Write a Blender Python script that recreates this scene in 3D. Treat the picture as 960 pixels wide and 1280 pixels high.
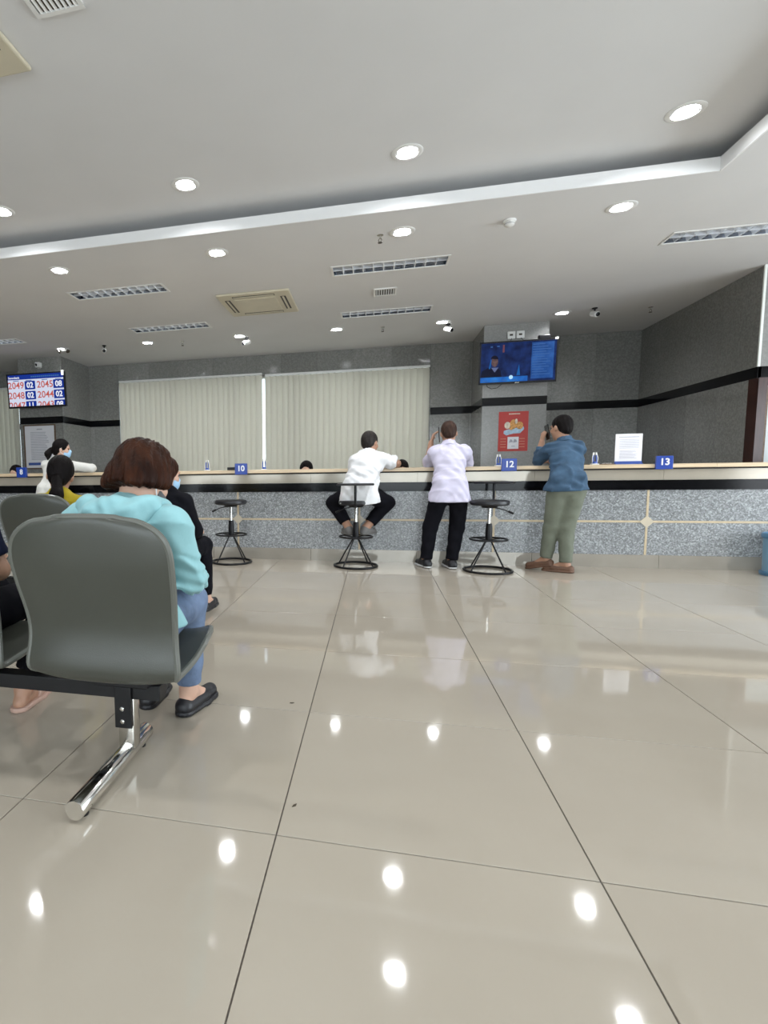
import bpy, bmesh, math, random
import numpy as np
from mathutils import Vector, Matrix

# ------------------------------------------------------------------ clear
for o in list(bpy.data.objects):
    bpy.data.objects.remove(o, do_unlink=True)
scene = bpy.context.scene
COL = scene.collection
random.seed(7)
rng = np.random.default_rng(7)

# ------------------------------------------------------------------ camera
cam_d = bpy.data.cameras.new('camera')
cam = bpy.data.objects.new('camera', cam_d)
COL.objects.link(cam)
F_PX = 685.0
cam_d.sensor_fit = 'AUTO'
cam_d.sensor_width = 36.0
cam_d.lens = F_PX / 1280.0 * 36.0
cam_d.shift_x = (480.0 - 300.48) / 1280.0
cam_d.shift_y = (658.6 - 640.0) / 1280.0
cam_d.clip_start = 0.05
cam_d.clip_end = 200
CR = np.array([[0.9714773, 0.2367353, -0.0137180],
               [0.0097602, -0.0977186, -0.9951662],
               [-0.2369315, 0.9666475, -0.0972420]])
m = Matrix(((CR[0][0], -CR[1][0], -CR[2][0], 0.0),
            (CR[0][1], -CR[1][1], -CR[2][1], 0.0),
            (CR[0][2], -CR[1][2], -CR[2][2], 1.0),
            (0, 0, 0, 1)))
cam.matrix_world = m
scene.camera = cam

# ------------------------------------------------------------------ world, daylight, exposure
scene.view_settings.view_transform = 'Standard'
scene.view_settings.look = 'None'
scene.view_settings.gamma = 1.0
scene.view_settings.use_curve_mapping = False
scene.view_settings.exposure = 0.0
world = bpy.data.worlds.new('world')
scene.world = world
world.use_nodes = True
bg = world.node_tree.nodes['Background']
bg.inputs[0].default_value = (0.86, 0.93, 1.0, 1)
bg.inputs[1].default_value = 3.0


def area_light(name, loc, target, sx, sy, power, color):
    d = bpy.data.lights.new(name, 'AREA')
    d.shape = 'RECTANGLE'
    d.size, d.size_y = sx, sy
    d.energy = power
    d.color = color
    o = bpy.data.objects.new(name, d)
    COL.objects.link(o)
    o.location = loc
    o.rotation_euler = (Vector(target) - Vector(loc)).to_track_quat('-Z', 'Y').to_euler()
    return o


# daylight coming in through the glazed street front behind the camera and the glazed side front
area_light('daylight_street_front', (-0.5, -4.85, 1.55), (-0.5, 0, 1.55), 11.0, 2.5, 235, (0.88, 0.94, 1.0))
area_light('daylight_side_front', (7.25, 2.6, 1.4), (0, 2.6, 1.4), 7.0, 2.4, 310, (0.88, 0.94, 1.0))

# ------------------------------------------------------------------ materials
MATS = {}


def nt(name):
    mt = bpy.data.materials.new(name)
    mt.use_nodes = True
    t = mt.node_tree
    return mt, t, t.nodes['Principled BSDF']


def mat(name, col, rough=0.5, metal=0.0, vary=0.0, vscale=8.0, bump=0.0, bscale=60.0, spec=0.5, emit=None, estr=0.0,
        trans=0.0, alpha=1.0, coat=0.0, stretch=(1, 1, 1), col2=None, sheen=0.0, sss=0.0):
    mt, t, b = nt(name)
    c = (*col, 1)
    b.inputs['Base Color'].default_value = c
    b.inputs['Roughness'].default_value = rough
    b.inputs['Metallic'].default_value = metal
    b.inputs['Specular IOR Level'].default_value = spec
    b.inputs['Transmission Weight'].default_value = trans
    b.inputs['Alpha'].default_value = alpha
    b.inputs['Coat Weight'].default_value = coat
    b.inputs['Sheen Weight'].default_value = sheen
    if sss:
        b.inputs['Subsurface Weight'].default_value = sss
        b.inputs['Subsurface Radius'].default_value = (0.02, 0.008, 0.005)
    if emit is not None:
        b.inputs['Emission Color'].default_value = (*emit, 1)
        b.inputs['Emission Strength'].default_value = estr
    if vary or bump or col2:
        tc = t.nodes.new('ShaderNodeTexCoord')
        mp = t.nodes.new('ShaderNodeMapping')
        mp.inputs['Scale'].default_value = stretch
        t.links.new(tc.outputs['Object'], mp.inputs['Vector'])
    if vary or col2:
        n = t.nodes.new('ShaderNodeTexNoise')
        n.inputs['Scale'].default_value = vscale
        n.inputs['Detail'].default_value = 4
        t.links.new(mp.outputs[0], n.inputs['Vector'])
        r = t.nodes.new('ShaderNodeValToRGB')
        r.color_ramp.elements[0].position = 0.3
        r.color_ramp.elements[1].position = 0.7
        if col2:
            r.color_ramp.elements[0].color = c
            r.color_ramp.elements[1].color = (*col2, 1)
        else:
            r.color_ramp.elements[0].color = (*[max(0, x * (1 - vary)) for x in col], 1)
            r.color_ramp.elements[1].color = (*[min(1, x * (1 + vary)) for x in col], 1)
        t.links.new(n.outputs['Fac'], r.inputs['Fac'])
        t.links.new(r.outputs[0], b.inputs['Base Color'])
    if bump:
        n2 = t.nodes.new('ShaderNodeTexNoise')
        n2.inputs['Scale'].default_value = bscale
        n2.inputs['Detail'].default_value = 3
        t.links.new(mp.outputs[0], n2.inputs['Vector'])
        bp = t.nodes.new('ShaderNodeBump')
        bp.inputs['Strength'].default_value = bump
        bp.inputs['Distance'].default_value = 0.01
        t.links.new(n2.outputs['Fac'], bp.inputs['Height'])
        t.links.new(bp.outputs[0], b.inputs['Normal'])
    MATS[name] = mt
    return mt


def granite(name, ramp, rough, scale, wide=0.12):
    """speckled stone: fine voronoi grains and noise, tone shifted a little slab by slab"""
    mt, t, b = nt(name)
    tc = t.nodes.new('ShaderNodeTexCoord')
    oi = t.nodes.new('ShaderNodeObjectInfo')
    ad = t.nodes.new('ShaderNodeVectorMath')
    ad.operation = 'ADD'
    sc = t.nodes.new('ShaderNodeVectorMath')
    sc.operation = 'SCALE'
    sc.inputs[3].default_value = 37.0
    cb = t.nodes.new('ShaderNodeCombineXYZ')
    t.links.new(oi.outputs['Random'], cb.inputs[0])
    t.links.new(oi.outputs['Random'], cb.inputs[2])
    t.links.new(cb.outputs[0], sc.inputs[0])
    t.links.new(tc.outputs['Object'], ad.inputs[0])
    t.links.new(sc.outputs[0], ad.inputs[1])
    n = t.nodes.new('ShaderNodeTexNoise')
    n.inputs['Scale'].default_value = scale
    n.inputs['Detail'].default_value = 6
    n.inputs['Roughness'].default_value = 0.75
    t.links.new(ad.outputs[0], n.inputs['Vector'])
    v = t.nodes.new('ShaderNodeTexVoronoi')
    v.inputs['Scale'].default_value = scale * 2.2
    t.links.new(ad.outputs[0], v.inputs['Vector'])
    mx = t.nodes.new('ShaderNodeMix')
    mx.data_type = 'FLOAT'
    mx.inputs[0].default_value = 0.42
    sp = t.nodes.new('ShaderNodeSeparateColor')
    t.links.new(v.outputs['Color'], sp.inputs[0])
    t.links.new(n.outputs['Fac'], mx.inputs[2])
    t.links.new(sp.outputs[0], mx.inputs[3])
    r = t.nodes.new('ShaderNodeValToRGB')
    els = r.color_ramp.elements
    els[0].position, els[0].color = ramp[0][0], (*ramp[0][1], 1)
    els[1].position, els[1].color = ramp[-1][0], (*ramp[-1][1], 1)
    for p, c in ramp[1:-1]:
        e = els.new(p)
        e.color = (*c, 1)
    t.links.new(mx.outputs[0], r.inputs['Fac'])
    hs = t.nodes.new('ShaderNodeHueSaturation')
    mr = t.nodes.new('ShaderNodeMapRange')
    mr.inputs[3].default_value = 1 - wide
    mr.inputs[4].default_value = 1 + wide
    t.links.new(oi.outputs['Random'], mr.inputs[0])
    t.links.new(mr.outputs[0], hs.inputs['Value'])
    t.links.new(r.outputs[0], hs.inputs['Color'])
    t.links.new(hs.outputs[0], b.inputs['Base Color'])
    b.inputs['Roughness'].default_value = rough
    MATS[name] = mt
    return mt


mat('ceiling_paint', (0.70, 0.70, 0.70), 0.75, vary=0.02, vscale=1.5, spec=0.25)
mat('cove_lit_paint', (0.82, 0.82, 0.82), 0.55, vary=0.02, vscale=2)  # whiter than the ceiling: light on the cove lip put into the colour
granite('wall_granite', [(0.25, (0.185, 0.185, 0.172)), (0.5, (0.222, 0.222, 0.208)), (0.75, (0.268, 0.268, 0.252))], 0.12, 22)
granite('pale_granite', [(0.25, (0.275, 0.275, 0.265)), (0.5, (0.30, 0.30, 0.29)), (0.75, (0.33, 0.33, 0.317))], 0.2, 26)
granite('counter_granite', [(0.22, (0.15, 0.157, 0.16)), (0.45, (0.25, 0.26, 0.268)), (0.62, (0.35, 0.365, 0.375)), (0.80, (0.60, 0.63, 0.65))], 0.22, 44, 0.05)
mat('black_stone', (0.004, 0.004, 0.005), 0.12, vary=0.3, vscale=20, spec=0.25)
mat('grout', (0.10, 0.085, 0.07), 0.8, vary=0.2, vscale=30)
mat('cream_stone', (0.62, 0.55, 0.43), 0.12, vary=0.08, vscale=6)
mat('plinth_stone', (0.40, 0.37, 0.32), 0.10, 0.22, vary=0.06, vscale=5)
mat('apron_panel', (0.56, 0.50, 0.41), 0.12, 0.15, vary=0.05, vscale=5)
mat('beige_inlay', (0.60, 0.49, 0.33), 0.3, vary=0.1, vscale=20)
mat('counter_wood', (0.68, 0.53, 0.35), 0.3, vary=0.22, vscale=3, stretch=(1, 12, 20))
mat('dark_void', (0.02, 0.019, 0.018), 0.7, vary=0.1)
mat('chrome', (0.78, 0.77, 0.74), 0.10, 1.0, vary=0.04, vscale=30)
mat('satin_steel', (0.62, 0.60, 0.56), 0.22, 1.0, vary=0.05, vscale=30)
mat('black_metal', (0.006, 0.006, 0.007), 0.38, 0.0, vary=0.2, vscale=20, spec=0.3)
mat('black_vinyl', (0.014, 0.014, 0.017), 0.36, bump=0.15, bscale=120, vary=0.15)
mat('black_plastic', (0.008, 0.008, 0.010), 0.35, vary=0.15, spec=0.25)
mat('grey_shell', (0.054, 0.057, 0.047), 0.34, vary=0.05, vscale=5, bump=0.05, bscale=300)
mat('grey_edge', (0.115, 0.12, 0.105), 0.32, vary=0.05)
mat('white_plastic', (0.78, 0.78, 0.76), 0.4, vary=0.03)
mat('beige_plastic', (0.60, 0.55, 0.42), 0.5, vary=0.04, vscale=5)
mat('slot_dark', (0.05, 0.038, 0.025), 0.6, vary=0.2)
mat('louvre_metal', (0.90, 0.93, 0.98), 0.25, 0.4, vary=0.03)
mat('louvre_tray', (0.42, 0.46, 0.53), 0.15, 1.0, vary=0.03)
mat('tube_off', (0.75, 0.78, 0.82), 0.3, vary=0.03)
mat('sign_blue', (0.012, 0.05, 0.32), 0.3, vary=0.1)
mat('print_white', (0.85, 0.86, 0.88), 0.5, vary=0.02)
mat('paper', (0.80, 0.80, 0.84), 0.6, vary=0.02)
mat('paper_print', (0.42, 0.42, 0.48), 0.7, vary=0.1)
mat('brown_wood', (0.13, 0.075, 0.04), 0.4, vary=0.3, vscale=6, stretch=(1, 1, 8))
mat('door_wood', (0.045, 0.016, 0.012), 0.25, vary=0.3, vscale=5, stretch=(8, 8, 1))
mat('pen_blue', (0.05, 0.10, 0.36), 0.35, vary=0.1)
mat('poster_red', (0.47, 0.030, 0.022), 0.45, vary=0.08, vscale=4)
mat('poster_blue', (0.42, 0.58, 0.72), 0.5, vary=0.2, vscale=25)
mat('poster_gold', (0.62, 0.30, 0.08), 0.5, vary=0.5, vscale=30)
mat('poster_pale', (0.70, 0.62, 0.50), 0.5, vary=0.3, vscale=30)
mat('poster_text', (0.62, 0.22, 0.14), 0.5, vary=0.1)
mat('bin_blue', (0.16, 0.30, 0.42), 0.4, vary=0.05)
mat('bin_rim', (0.07, 0.18, 0.30), 0.4, vary=0.05)
mat('frost_glass', (0.62, 0.68, 0.68), 0.25, vary=0.04, vscale=2)
mat('lit_edge_strip', (0.86, 0.90, 0.86), 0.25, vary=0.02)
mat('dirt', (0.05, 0.035, 0.02), 0.8, vary=0.4)
mat('lamp_glow', (1, 1, 1), 0.4, emit=(0.95, 0.97, 1.0), estr=24.0)
# people
mat('skin_tan', (0.42, 0.235, 0.155), 0.5, vary=0.08, vscale=14, sss=0.1)
mat('skin_fair', (0.60, 0.37, 0.27), 0.5, vary=0.06, vscale=14, sss=0.1)
mat('skin_brown', (0.25, 0.125, 0.075), 0.5, vary=0.08, vscale=14, sss=0.1)
mat('eye_dark', (0.02, 0.013, 0.01), 0.15, vary=0.1)
mat('hair_black', (0.006, 0.005, 0.005), 0.5, spec=0.06, col2=(0.010, 0.008, 0.008), vscale=26, stretch=(1, 1, 0.12), bump=0.5, bscale=90)
mat('hair_brown', (0.010, 0.0032, 0.0018), 0.42, spec=0.09, col2=(0.046, 0.0145, 0.006), vscale=24, stretch=(1, 1, 0.10), bump=0.5, bscale=80)
mat('hair_greying', (0.010, 0.008, 0.008), 0.5, spec=0.2, col2=(0.032, 0.026, 0.023), vscale=30, stretch=(1, 1, 0.3), bump=0.5, bscale=90)
mat('hair_auburn', (0.022, 0.011, 0.008), 0.5, spec=0.2, col2=(0.055, 0.026, 0.016), vscale=30, stretch=(1, 1, 0.3), bump=0.5, bscale=90)
mat('cloth_teal', (0.25, 0.48, 0.51), 0.75, vary=0.05, vscale=6, bump=0.5, bscale=14, sheen=0.1)
mat('cloth_yellow', (0.47, 0.36, 0.012), 0.85, vary=0.12, vscale=9, bump=0.4, bscale=25)
mat('cloth_white', (0.76, 0.76, 0.77), 0.8, vary=0.03, bump=0.35, bscale=18)
mat('cloth_cream', (0.66, 0.65, 0.61), 0.9, vary=0.04, bump=0.4, bscale=30)
mat('cloth_lilac', (0.60, 0.57, 0.71), 0.75, vary=0.03, bump=0.35, bscale=16)
mat('cloth_denim_blue', (0.036, 0.080, 0.140), 0.85, vary=0.22, vscale=14, bump=0.4, bscale=22)
mat('cloth_jeans', (0.12, 0.17, 0.27), 0.85, vary=0.40, vscale=9, bump=0.4, bscale=30)
mat('cloth_olive', (0.15, 0.165, 0.125), 0.85, vary=0.12, vscale=10, bump=0.4, bscale=20)
mat('cloth_black', (0.006, 0.006, 0.009), 0.85, spec=0.1, vary=0.2, bump=0.4, bscale=22)
mat('cloth_navy', (0.009, 0.011, 0.028), 0.85, spec=0.1, vary=0.2, bump=0.4, bscale=22)
mat('mask_blue', (0.36, 0.58, 0.80), 0.8, vary=0.04, bump=0.3, bscale=40)
mat('mask_grey', (0.10, 0.105, 0.11), 0.8, vary=0.06, bump=0.3, bscale=40)
mat('shoe_black', (0.010, 0.010, 0.013), 0.45, vary=0.15)
mat('shoe_grey', (0.16, 0.155, 0.15), 0.6, vary=0.1)
mat('shoe_brown', (0.13, 0.065, 0.038), 0.55, vary=0.15)
mat('sole_white', (0.72, 0.72, 0.72), 0.5, vary=0.03)
mat('sandal_pink', (0.52, 0.34, 0.27), 0.5, vary=0.1)
mat('phone_black', (0.008, 0.008, 0.010), 0.12, vary=0.1)


def tile_material():
    mt, t, b = nt('floor_tile')
    tc = t.nodes.new('ShaderNodeTexCoord')
    oi = t.nodes.new('ShaderNodeObjectInfo')
    n = t.nodes.new('ShaderNodeTexNoise')
    n.noise_dimensions = '4D'
    n.inputs['Scale'].default_value = 1.6
    n.inputs['Detail'].default_value = 5
    t.links.new(tc.outputs['Object'], n.inputs['Vector'])
    ml = t.nodes.new('ShaderNodeMath')
    ml.operation = 'MULTIPLY'
    ml.inputs[1].default_value = 40
    t.links.new(oi.outputs['Random'], ml.inputs[0])
    t.links.new(ml.outputs[0], n.inputs['W'])
    r = t.nodes.new('ShaderNodeValToRGB')
    r.color_ramp.elements[0].position, r.color_ramp.elements[0].color = 0.3, (0.388, 0.344, 0.280, 1)
    r.color_ramp.elements[1].position, r.color_ramp.elements[1].color = 0.7, (0.424, 0.380, 0.313, 1)
    t.links.new(n.outputs['Fac'], r.inputs['Fac'])
    t.links.new(r.outputs[0], b.inputs['Base Color'])
    b.inputs['Roughness'].default_value = 0.055
    b.inputs['IOR'].default_value = 1.55
    n2 = t.nodes.new('ShaderNodeTexNoise')
    n2.inputs['Scale'].default_value = 5
    t.links.new(tc.outputs['Object'], n2.inputs['Vector'])
    bp = t.nodes.new('ShaderNodeBump')
    bp.inputs['Strength'].default_value = 0.035
    bp.inputs['Distance'].default_value = 0.01
    t.links.new(n2.outputs['Fac'], bp.inputs['Height'])
    t.links.new(bp.outputs[0], b.inputs['Normal'])
    MATS['floor_tile'] = mt


tile_material()


def blind_material(name, col):
    mt, t, b = nt(name)
    tc = t.nodes.new('ShaderNodeTexCoord')
    w = t.nodes.new('ShaderNodeTexNoise')
    w.inputs['Scale'].default_value = 60
    mp = t.nodes.new('ShaderNodeMapping')
    mp.inputs['Scale'].default_value = (3, 3, 0.3)
    t.links.new(tc.outputs['Object'], mp.inputs['Vector'])
    t.links.new(mp.outputs[0], w.inputs['Vector'])
    r = t.nodes.new('ShaderNodeValToRGB')
    r.color_ramp.elements[0].color = (*[c * 0.93 for c in col], 1)
    r.color_ramp.elements[1].color = (*[min(1, c * 1.05) for c in col], 1)
    t.links.new(w.outputs['Fac'], r.inputs['Fac'])
    t.links.new(r.outputs[0], b.inputs['Base Color'])
    b.inputs['Roughness'].default_value = 0.8
    tr = t.nodes.new('ShaderNodeBsdfTranslucent')
    t.links.new(r.outputs[0], tr.inputs[0])
    mx = t.nodes.new('ShaderNodeMixShader')
    mx.inputs[0].default_value = 0.36
    out = t.nodes['Material Output']
    t.links.new(b.outputs[0], mx.inputs[1])
    t.links.new(tr.outputs[0], mx.inputs[2])
    t.links.new(mx.outputs[0], out.inputs['Surface'])
    MATS[name] = mt


blind_material('blind_fabric', (0.77, 0.745, 0.665))


def glass_material():
    mt, t, b = nt('window_glass')
    tr = t.nodes.new('ShaderNodeBsdfTransparent')
    tr.inputs[0].default_value = (0.93, 0.97, 0.97, 1)
    gl = t.nodes.new('ShaderNodeBsdfGlossy')
    gl.inputs['Roughness'].default_value = 0.02
    fr = t.nodes.new('ShaderNodeFresnel')
    fr.inputs[0].default_value = 1.45
    mx = t.nodes.new('ShaderNodeMixShader')
    t.links.new(fr.outputs[0], mx.inputs[0])
    t.links.new(tr.outputs[0], mx.inputs[1])
    t.links.new(gl.outputs[0], mx.inputs[2])
    t.links.new(mx.outputs[0], t.nodes['Material Output'].inputs['Surface'])
    MATS['window_glass'] = mt


glass_material()


def screen_mat(name, col, strength, grad=None):
    """light given off by a display picture element"""
    mt, t, b = nt(name)
    b.inputs['Base Color'].default_value = (0.004, 0.004, 0.005, 1)
    b.inputs['Roughness'].default_value = 0.25
    b.inputs['Specular IOR Level'].default_value = 0.06
    if grad:
        tc = t.nodes.new('ShaderNodeTexCoord')
        n = t.nodes.new('ShaderNodeTexNoise')
        n.inputs['Scale'].default_value = grad[1]
        n.inputs['Detail'].default_value = 3
        t.links.new(tc.outputs['Object'], n.inputs['Vector'])
        r = t.nodes.new('ShaderNodeValToRGB')
        r.color_ramp.elements[0].position, r.color_ramp.elements[1].position = 0.35, 0.68
        r.color_ramp.elements[0].color, r.color_ramp.elements[1].color = (*col, 1), (*grad[0], 1)
        t.links.new(n.outputs['Fac'], r.inputs['Fac'])
        t.links.new(r.outputs[0], b.inputs['Emission Color'])
    else:
        b.inputs['Emission Color'].default_value = (*col, 1)
    b.inputs['Emission Strength'].default_value = strength
    MATS[name] = mt


screen_mat('scr_white', (0.74, 0.78, 0.95), 0.85)
screen_mat('scr_blue', (0.010, 0.040, 0.33), 0.8)
screen_mat('scr_red', (0.62, 0.12, 0.10), 0.8)
screen_mat('scr_num', (0.9, 0.92, 1.0), 0.9)
screen_mat('scr_night', (0.003, 0.008, 0.045), 1.0, ((0.010, 0.032, 0.15), 7))
screen_mat('scr_panel', (0.012, 0.058, 0.23), 1.0, ((0.028, 0.11, 0.37), 7))
screen_mat('scr_line', (0.05, 0.15, 0.42), 0.8)
screen_mat('scr_bar', (0.010, 0.09, 0.42), 0.9, ((0.02, 0.20, 0.66), 6))
screen_mat('scr_glow', (0.45, 0.75, 1.0), 1.0)
screen_mat('scr_suit', (0.003, 0.005, 0.025), 0.8)
screen_mat('scr_face', (0.09, 0.055, 0.06), 0.8, ((0.18, 0.11, 0.11), 30))
screen_mat('scr_collar', (0.14, 0.18, 0.36), 0.8)
screen_mat('scr_hair', (0.006, 0.006, 0.018), 0.8)
screen_mat('scr_cyan', (0.008, 0.12, 0.42), 0.9)
screen_mat('scr_pink', (0.16, 0.06, 0.08), 0.9)


# ------------------------------------------------------------------ mesh helpers
class MB:
    def __init__(self):
        self.v, self.f = [], []

    def add(self, vs, fs):
        n = len(self.v)
        self.v += [tuple(map(float, p)) for p in vs]
        self.f += [tuple(i + n for i in q) for q in fs]
        return self

    def box(self, x0, x1, y0, y1, z0, z1, bevel=0.0):
        if bevel <= 0:
            vs = [(x, y, z) for x in (x0, x1) for y in (y0, y1) for z in (z0, z1)]
            return self.add(vs, [(0, 1, 3, 2), (4, 6, 7, 5), (0, 4, 5, 1), (2, 3, 7, 6), (0, 2, 6, 4), (1, 5, 7, 3)])
        b = bmesh.new()
        bmesh.ops.create_cube(b, size=1)
        for v in b.verts:
            v.co = ((x0 + x1) / 2 + v.co.x * (x1 - x0), (y0 + y1) / 2 + v.co.y * (y1 - y0), (z0 + z1) / 2 + v.co.z * (z1 - z0))
        bmesh.ops.bevel(b, geom=list(b.edges), offset=bevel, segments=2, affect='EDGES', profile=0.5)
        b.verts.index_update()
        self.add([v.co for v in b.verts], [[v.index for v in f.verts] for f in b.faces])
        b.free()
        return self

    def lathe(self, prof, c=(0, 0, 0), n=28, axis=None):
        """prof: (r, z) pairs; spun about z (or about axis), closed at r=0 ends"""
        vs, fs = [], []
        R = Matrix.Identity(3)
        if axis is not None:
            R = Vector((0, 0, 1)).rotation_difference(Vector(axis)).to_matrix()
        for r, z in prof:
            for i in range(n):
                a = 2 * math.pi * i / n
                p = R @ Vector((r * math.cos(a), r * math.sin(a), z))
                vs.append((p.x + c[0], p.y + c[1], p.z + c[2]))
        for k in range(len(prof) - 1):
            for i in range(n):
                j = (i + 1) % n
                fs.append((k * n + i, k * n + j, (k + 1) * n + j, (k + 1) * n + i))
        if prof[0] != prof[-1]:             # an open profile gets end caps, a closed one is a ring
            fs.append(tuple(range(n - 1, -1, -1)))
            fs.append(tuple((len(prof) - 1) * n + i for i in range(n)))
        return self.add(vs, fs)

    def tube(self, pts, r, n=10, closed=False):
        pts = [Vector(p) for p in pts]
        rs = r if isinstance(r, (list, tuple)) else [r] * len(pts)
        m_ = len(pts)
        vs, fs = [], []
        ref = None
        for i, p in enumerate(pts):
            if closed:
                d = (pts[(i + 1) % m_] - pts[i - 1]).normalized()
            else:
                d = (pts[min(i + 1, m_ - 1)] - pts[max(i - 1, 0)]).normalized()
            if ref is None:
                ref = d.orthogonal().normalized()
            a = (ref - d * ref.dot(d)).normalized()
            ref = a
            b = d.cross(a)
            for k in range(n):
                t = 2 * math.pi * k / n
                vs.append(p + (a * math.cos(t) + b * math.sin(t)) * rs[i])
        for i in range(m_ if closed else m_ - 1):
            i2 = (i + 1) % m_
            for k in range(n):
                k2 = (k + 1) % n
                fs.append((i * n + k, i * n + k2, i2 * n + k2, i2 * n + k))
        if not closed:
            fs.append(tuple(range(n - 1, -1, -1)))
            fs.append(tuple((m_ - 1) * n + k for k in range(n)))
        return self.add(vs, fs)

    def prism(self, poly, y0, y1):
        """poly in x,z extruded along y"""
        n = len(poly)
        vs = [(x, y0, z) for x, z in poly] + [(x, y1, z) for x, z in poly]
        fs = [tuple(range(n)), tuple(range(2 * n - 1, n - 1, -1))]
        fs += [(i, i + n, (i + 1) % n + n, (i + 1) % n) for i in range(n)]
        return self.add(vs, fs)

    def mesh(self, name, material, smooth=False):
        me = bpy.data.meshes.new(name)
        me.from_pydata(self.v, [], self.f)
        me.materials.append(MATS[material])
        b = bmesh.new()
        b.from_mesh(me)
        bmesh.ops.recalc_face_normals(b, faces=b.faces)
        b.to_mesh(me)
        b.free()
        if smooth:
            me.polygons.foreach_set('use_smooth', [True] * len(me.polygons))
            try:
                me.set_sharp_from_angle(angle=math.radians(38))
            except Exception:
                pass
        me.update()
        return me

    def build(self, name, material, parent=None, smooth=False, loc=None, label=None):
        return put(name, self.mesh(name, material, smooth), parent, loc, label)


def put(name, me, parent=None, loc=None, label=None, rot=None):
    o = bpy.data.objects.new(name, me)
    COL.objects.link(o)
    if parent is not None:
        o.parent = parent
    if loc is not None:
        o.location = loc
    if rot is not None:
        o.rotation_euler = rot
    if label:
        o['label'] = label
    return o


def tag(o, label, cat, group=None):
    o['label'] = label
    o['category'] = cat
    if group:
        o['group'] = group
    return o


def thing(name, label, cat, loc=(0, 0, 0), rz=0.0, group=None, rot=None):
    o = bpy.data.objects.new(name, None)
    o.empty_display_size = 0.1
    COL.objects.link(o)
    o.location = loc
    o.rotation_euler = rot if rot is not None else (0, 0, rz)
    return tag(o, label, cat, group)


def struct(o):
    o['kind'] = 'structure'
    return o


def dup(root, loc=None, rz=None, label=None, group=None, rot=None):
    def cp(o, parent):
        c = o.copy()
        COL.objects.link(c)
        c.parent = parent
        for ch in list(o.children):
            cp(ch, c)
        return c
    r = cp(root, None)
    if loc is not None:
        r.location = loc
    if rz is not None:
        r.rotation_euler = (0, 0, rz)
    if rot is not None:
        r.rotation_euler = rot
    if label:
        r['label'] = label
    if group:
        r['group'] = group
    return r


def text_mesh(s, size, material, depth=0.001, bold=0.0, align='CENTER', cut=None):
    cu = bpy.data.curves.new('lettering', 'FONT')
    cu.body = s
    cu.size = size
    cu.extrude = depth
    cu.offset = bold
    cu.align_x = align
    cu.align_y = 'CENTER'
    cu.resolution_u = 3
    o = bpy.data.objects.new('lettering', cu)
    COL.objects.link(o)
    dg = bpy.context.evaluated_depsgraph_get()
    me = bpy.data.meshes.new_from_object(o.evaluated_get(dg))
    bpy.data.objects.remove(o, do_unlink=True)
    me.materials.clear()
    me.materials.append(MATS[material])
    if cut is not None:                     # lettering that runs off the lower edge of its screen
        b = bmesh.new()
        b.from_mesh(me)
        bmesh.ops.bisect_plane(b, geom=list(b.verts) + list(b.edges) + list(b.faces), plane_co=(0, cut, 0), plane_no=(0, -1, 0), clear_outer=True)
        b.to_mesh(me)
        b.free()
    return me


FACE_CAM = (math.pi / 2, 0, 0)      # text standing upright, read from -Y

# ================================================================== THE SETTING
ZL, ZU = 3.235, 3.44            # lower ceiling, raised ceiling panel
XW, YB = 4.217, 10.5            # right wall behind the counter, back wall
XLEFT, XSIDE, YREAR = -10.0, 7.35, -5.0

# ---- floor: polished tiles in a grout bed
GX0, GY0, TS, TSY = -0.2555, 1.41, 0.80, 0.804
tx0, ty0 = GX0 - 9 * TS, GY0 - 3 * TSY
NX, NY = 19, 9
tx1, ty1 = tx0 + NX * TS, ty0 + NY * TSY
fl = MB()
fl.box(XLEFT, XSIDE, YREAR, ty0, -0.1, 0)
fl.box(XLEFT, XSIDE, ty1, YB + 0.1, -0.1, 0)
fl.box(XLEFT, tx0, ty0, ty1, -0.1, 0)
if tx1 < XSIDE:
    fl.box(tx1, XSIDE, ty0, ty1, -0.1, 0)
floor = struct(fl.build('floor', 'floor_tile'))
MB().box(tx0, max(tx1, XSIDE), ty0, ty1, -0.1, -0.004).build('grout_bed', 'grout', floor)
gap = 0.0019
tile_me = MB().box(gap, TS - gap, gap, TSY - gap, -0.01, 0, 0.0012).mesh('tile', 'floor_tile')
for j in range(NY):
    for i in range(NX):
        put('tile', tile_me, floor, (tx0 + i * TS, ty0 + j * TSY, 0))


def slab(mb, x0, x1, y0, y1, z0, z1, holes=()):
    xs = sorted({x0, x1, *[min(max(h[k], x0), x1) for h in holes for k in (0, 1)]})
    ys = sorted({y0, y1, *[min(max(h[k], y0), y1) for h in holes for k in (2, 3)]})
    for a, b in zip(xs, xs[1:]):
        for c, d in zip(ys, ys[1:]):
            mx, my = (a + b) / 2, (c + d) / 2
            if any(h[0] < mx < h[1] and h[2] < my < h[3] for h in holes):
                continue
            vs = [(x, y, z0) for x, y in ((a, c), (b, c), (b, d), (a, d))] + [(x, y, z1) for x, y in ((a, c), (b, c), (b, d), (a, d))]
            fs = [(0, 3, 2, 1), (4, 5, 6, 7)]
            mb.add(vs, fs)
    for h in holes:                         # inner faces of each opening
        if h[0] >= x0 and h[1] <= x1 and h[2] >= y0 and h[3] <= y1:
            a, b, c, d = h
            q = [(a, c), (b, c), (b, d), (a, d)]
            for k in range(4):
                p0, p1 = q[k], q[(k + 1) % 4]
                mb.add([(*p0, z0), (*p1, z0), (*p1, z1), (*p0, z1)], [(0, 1, 2, 3)])


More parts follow.
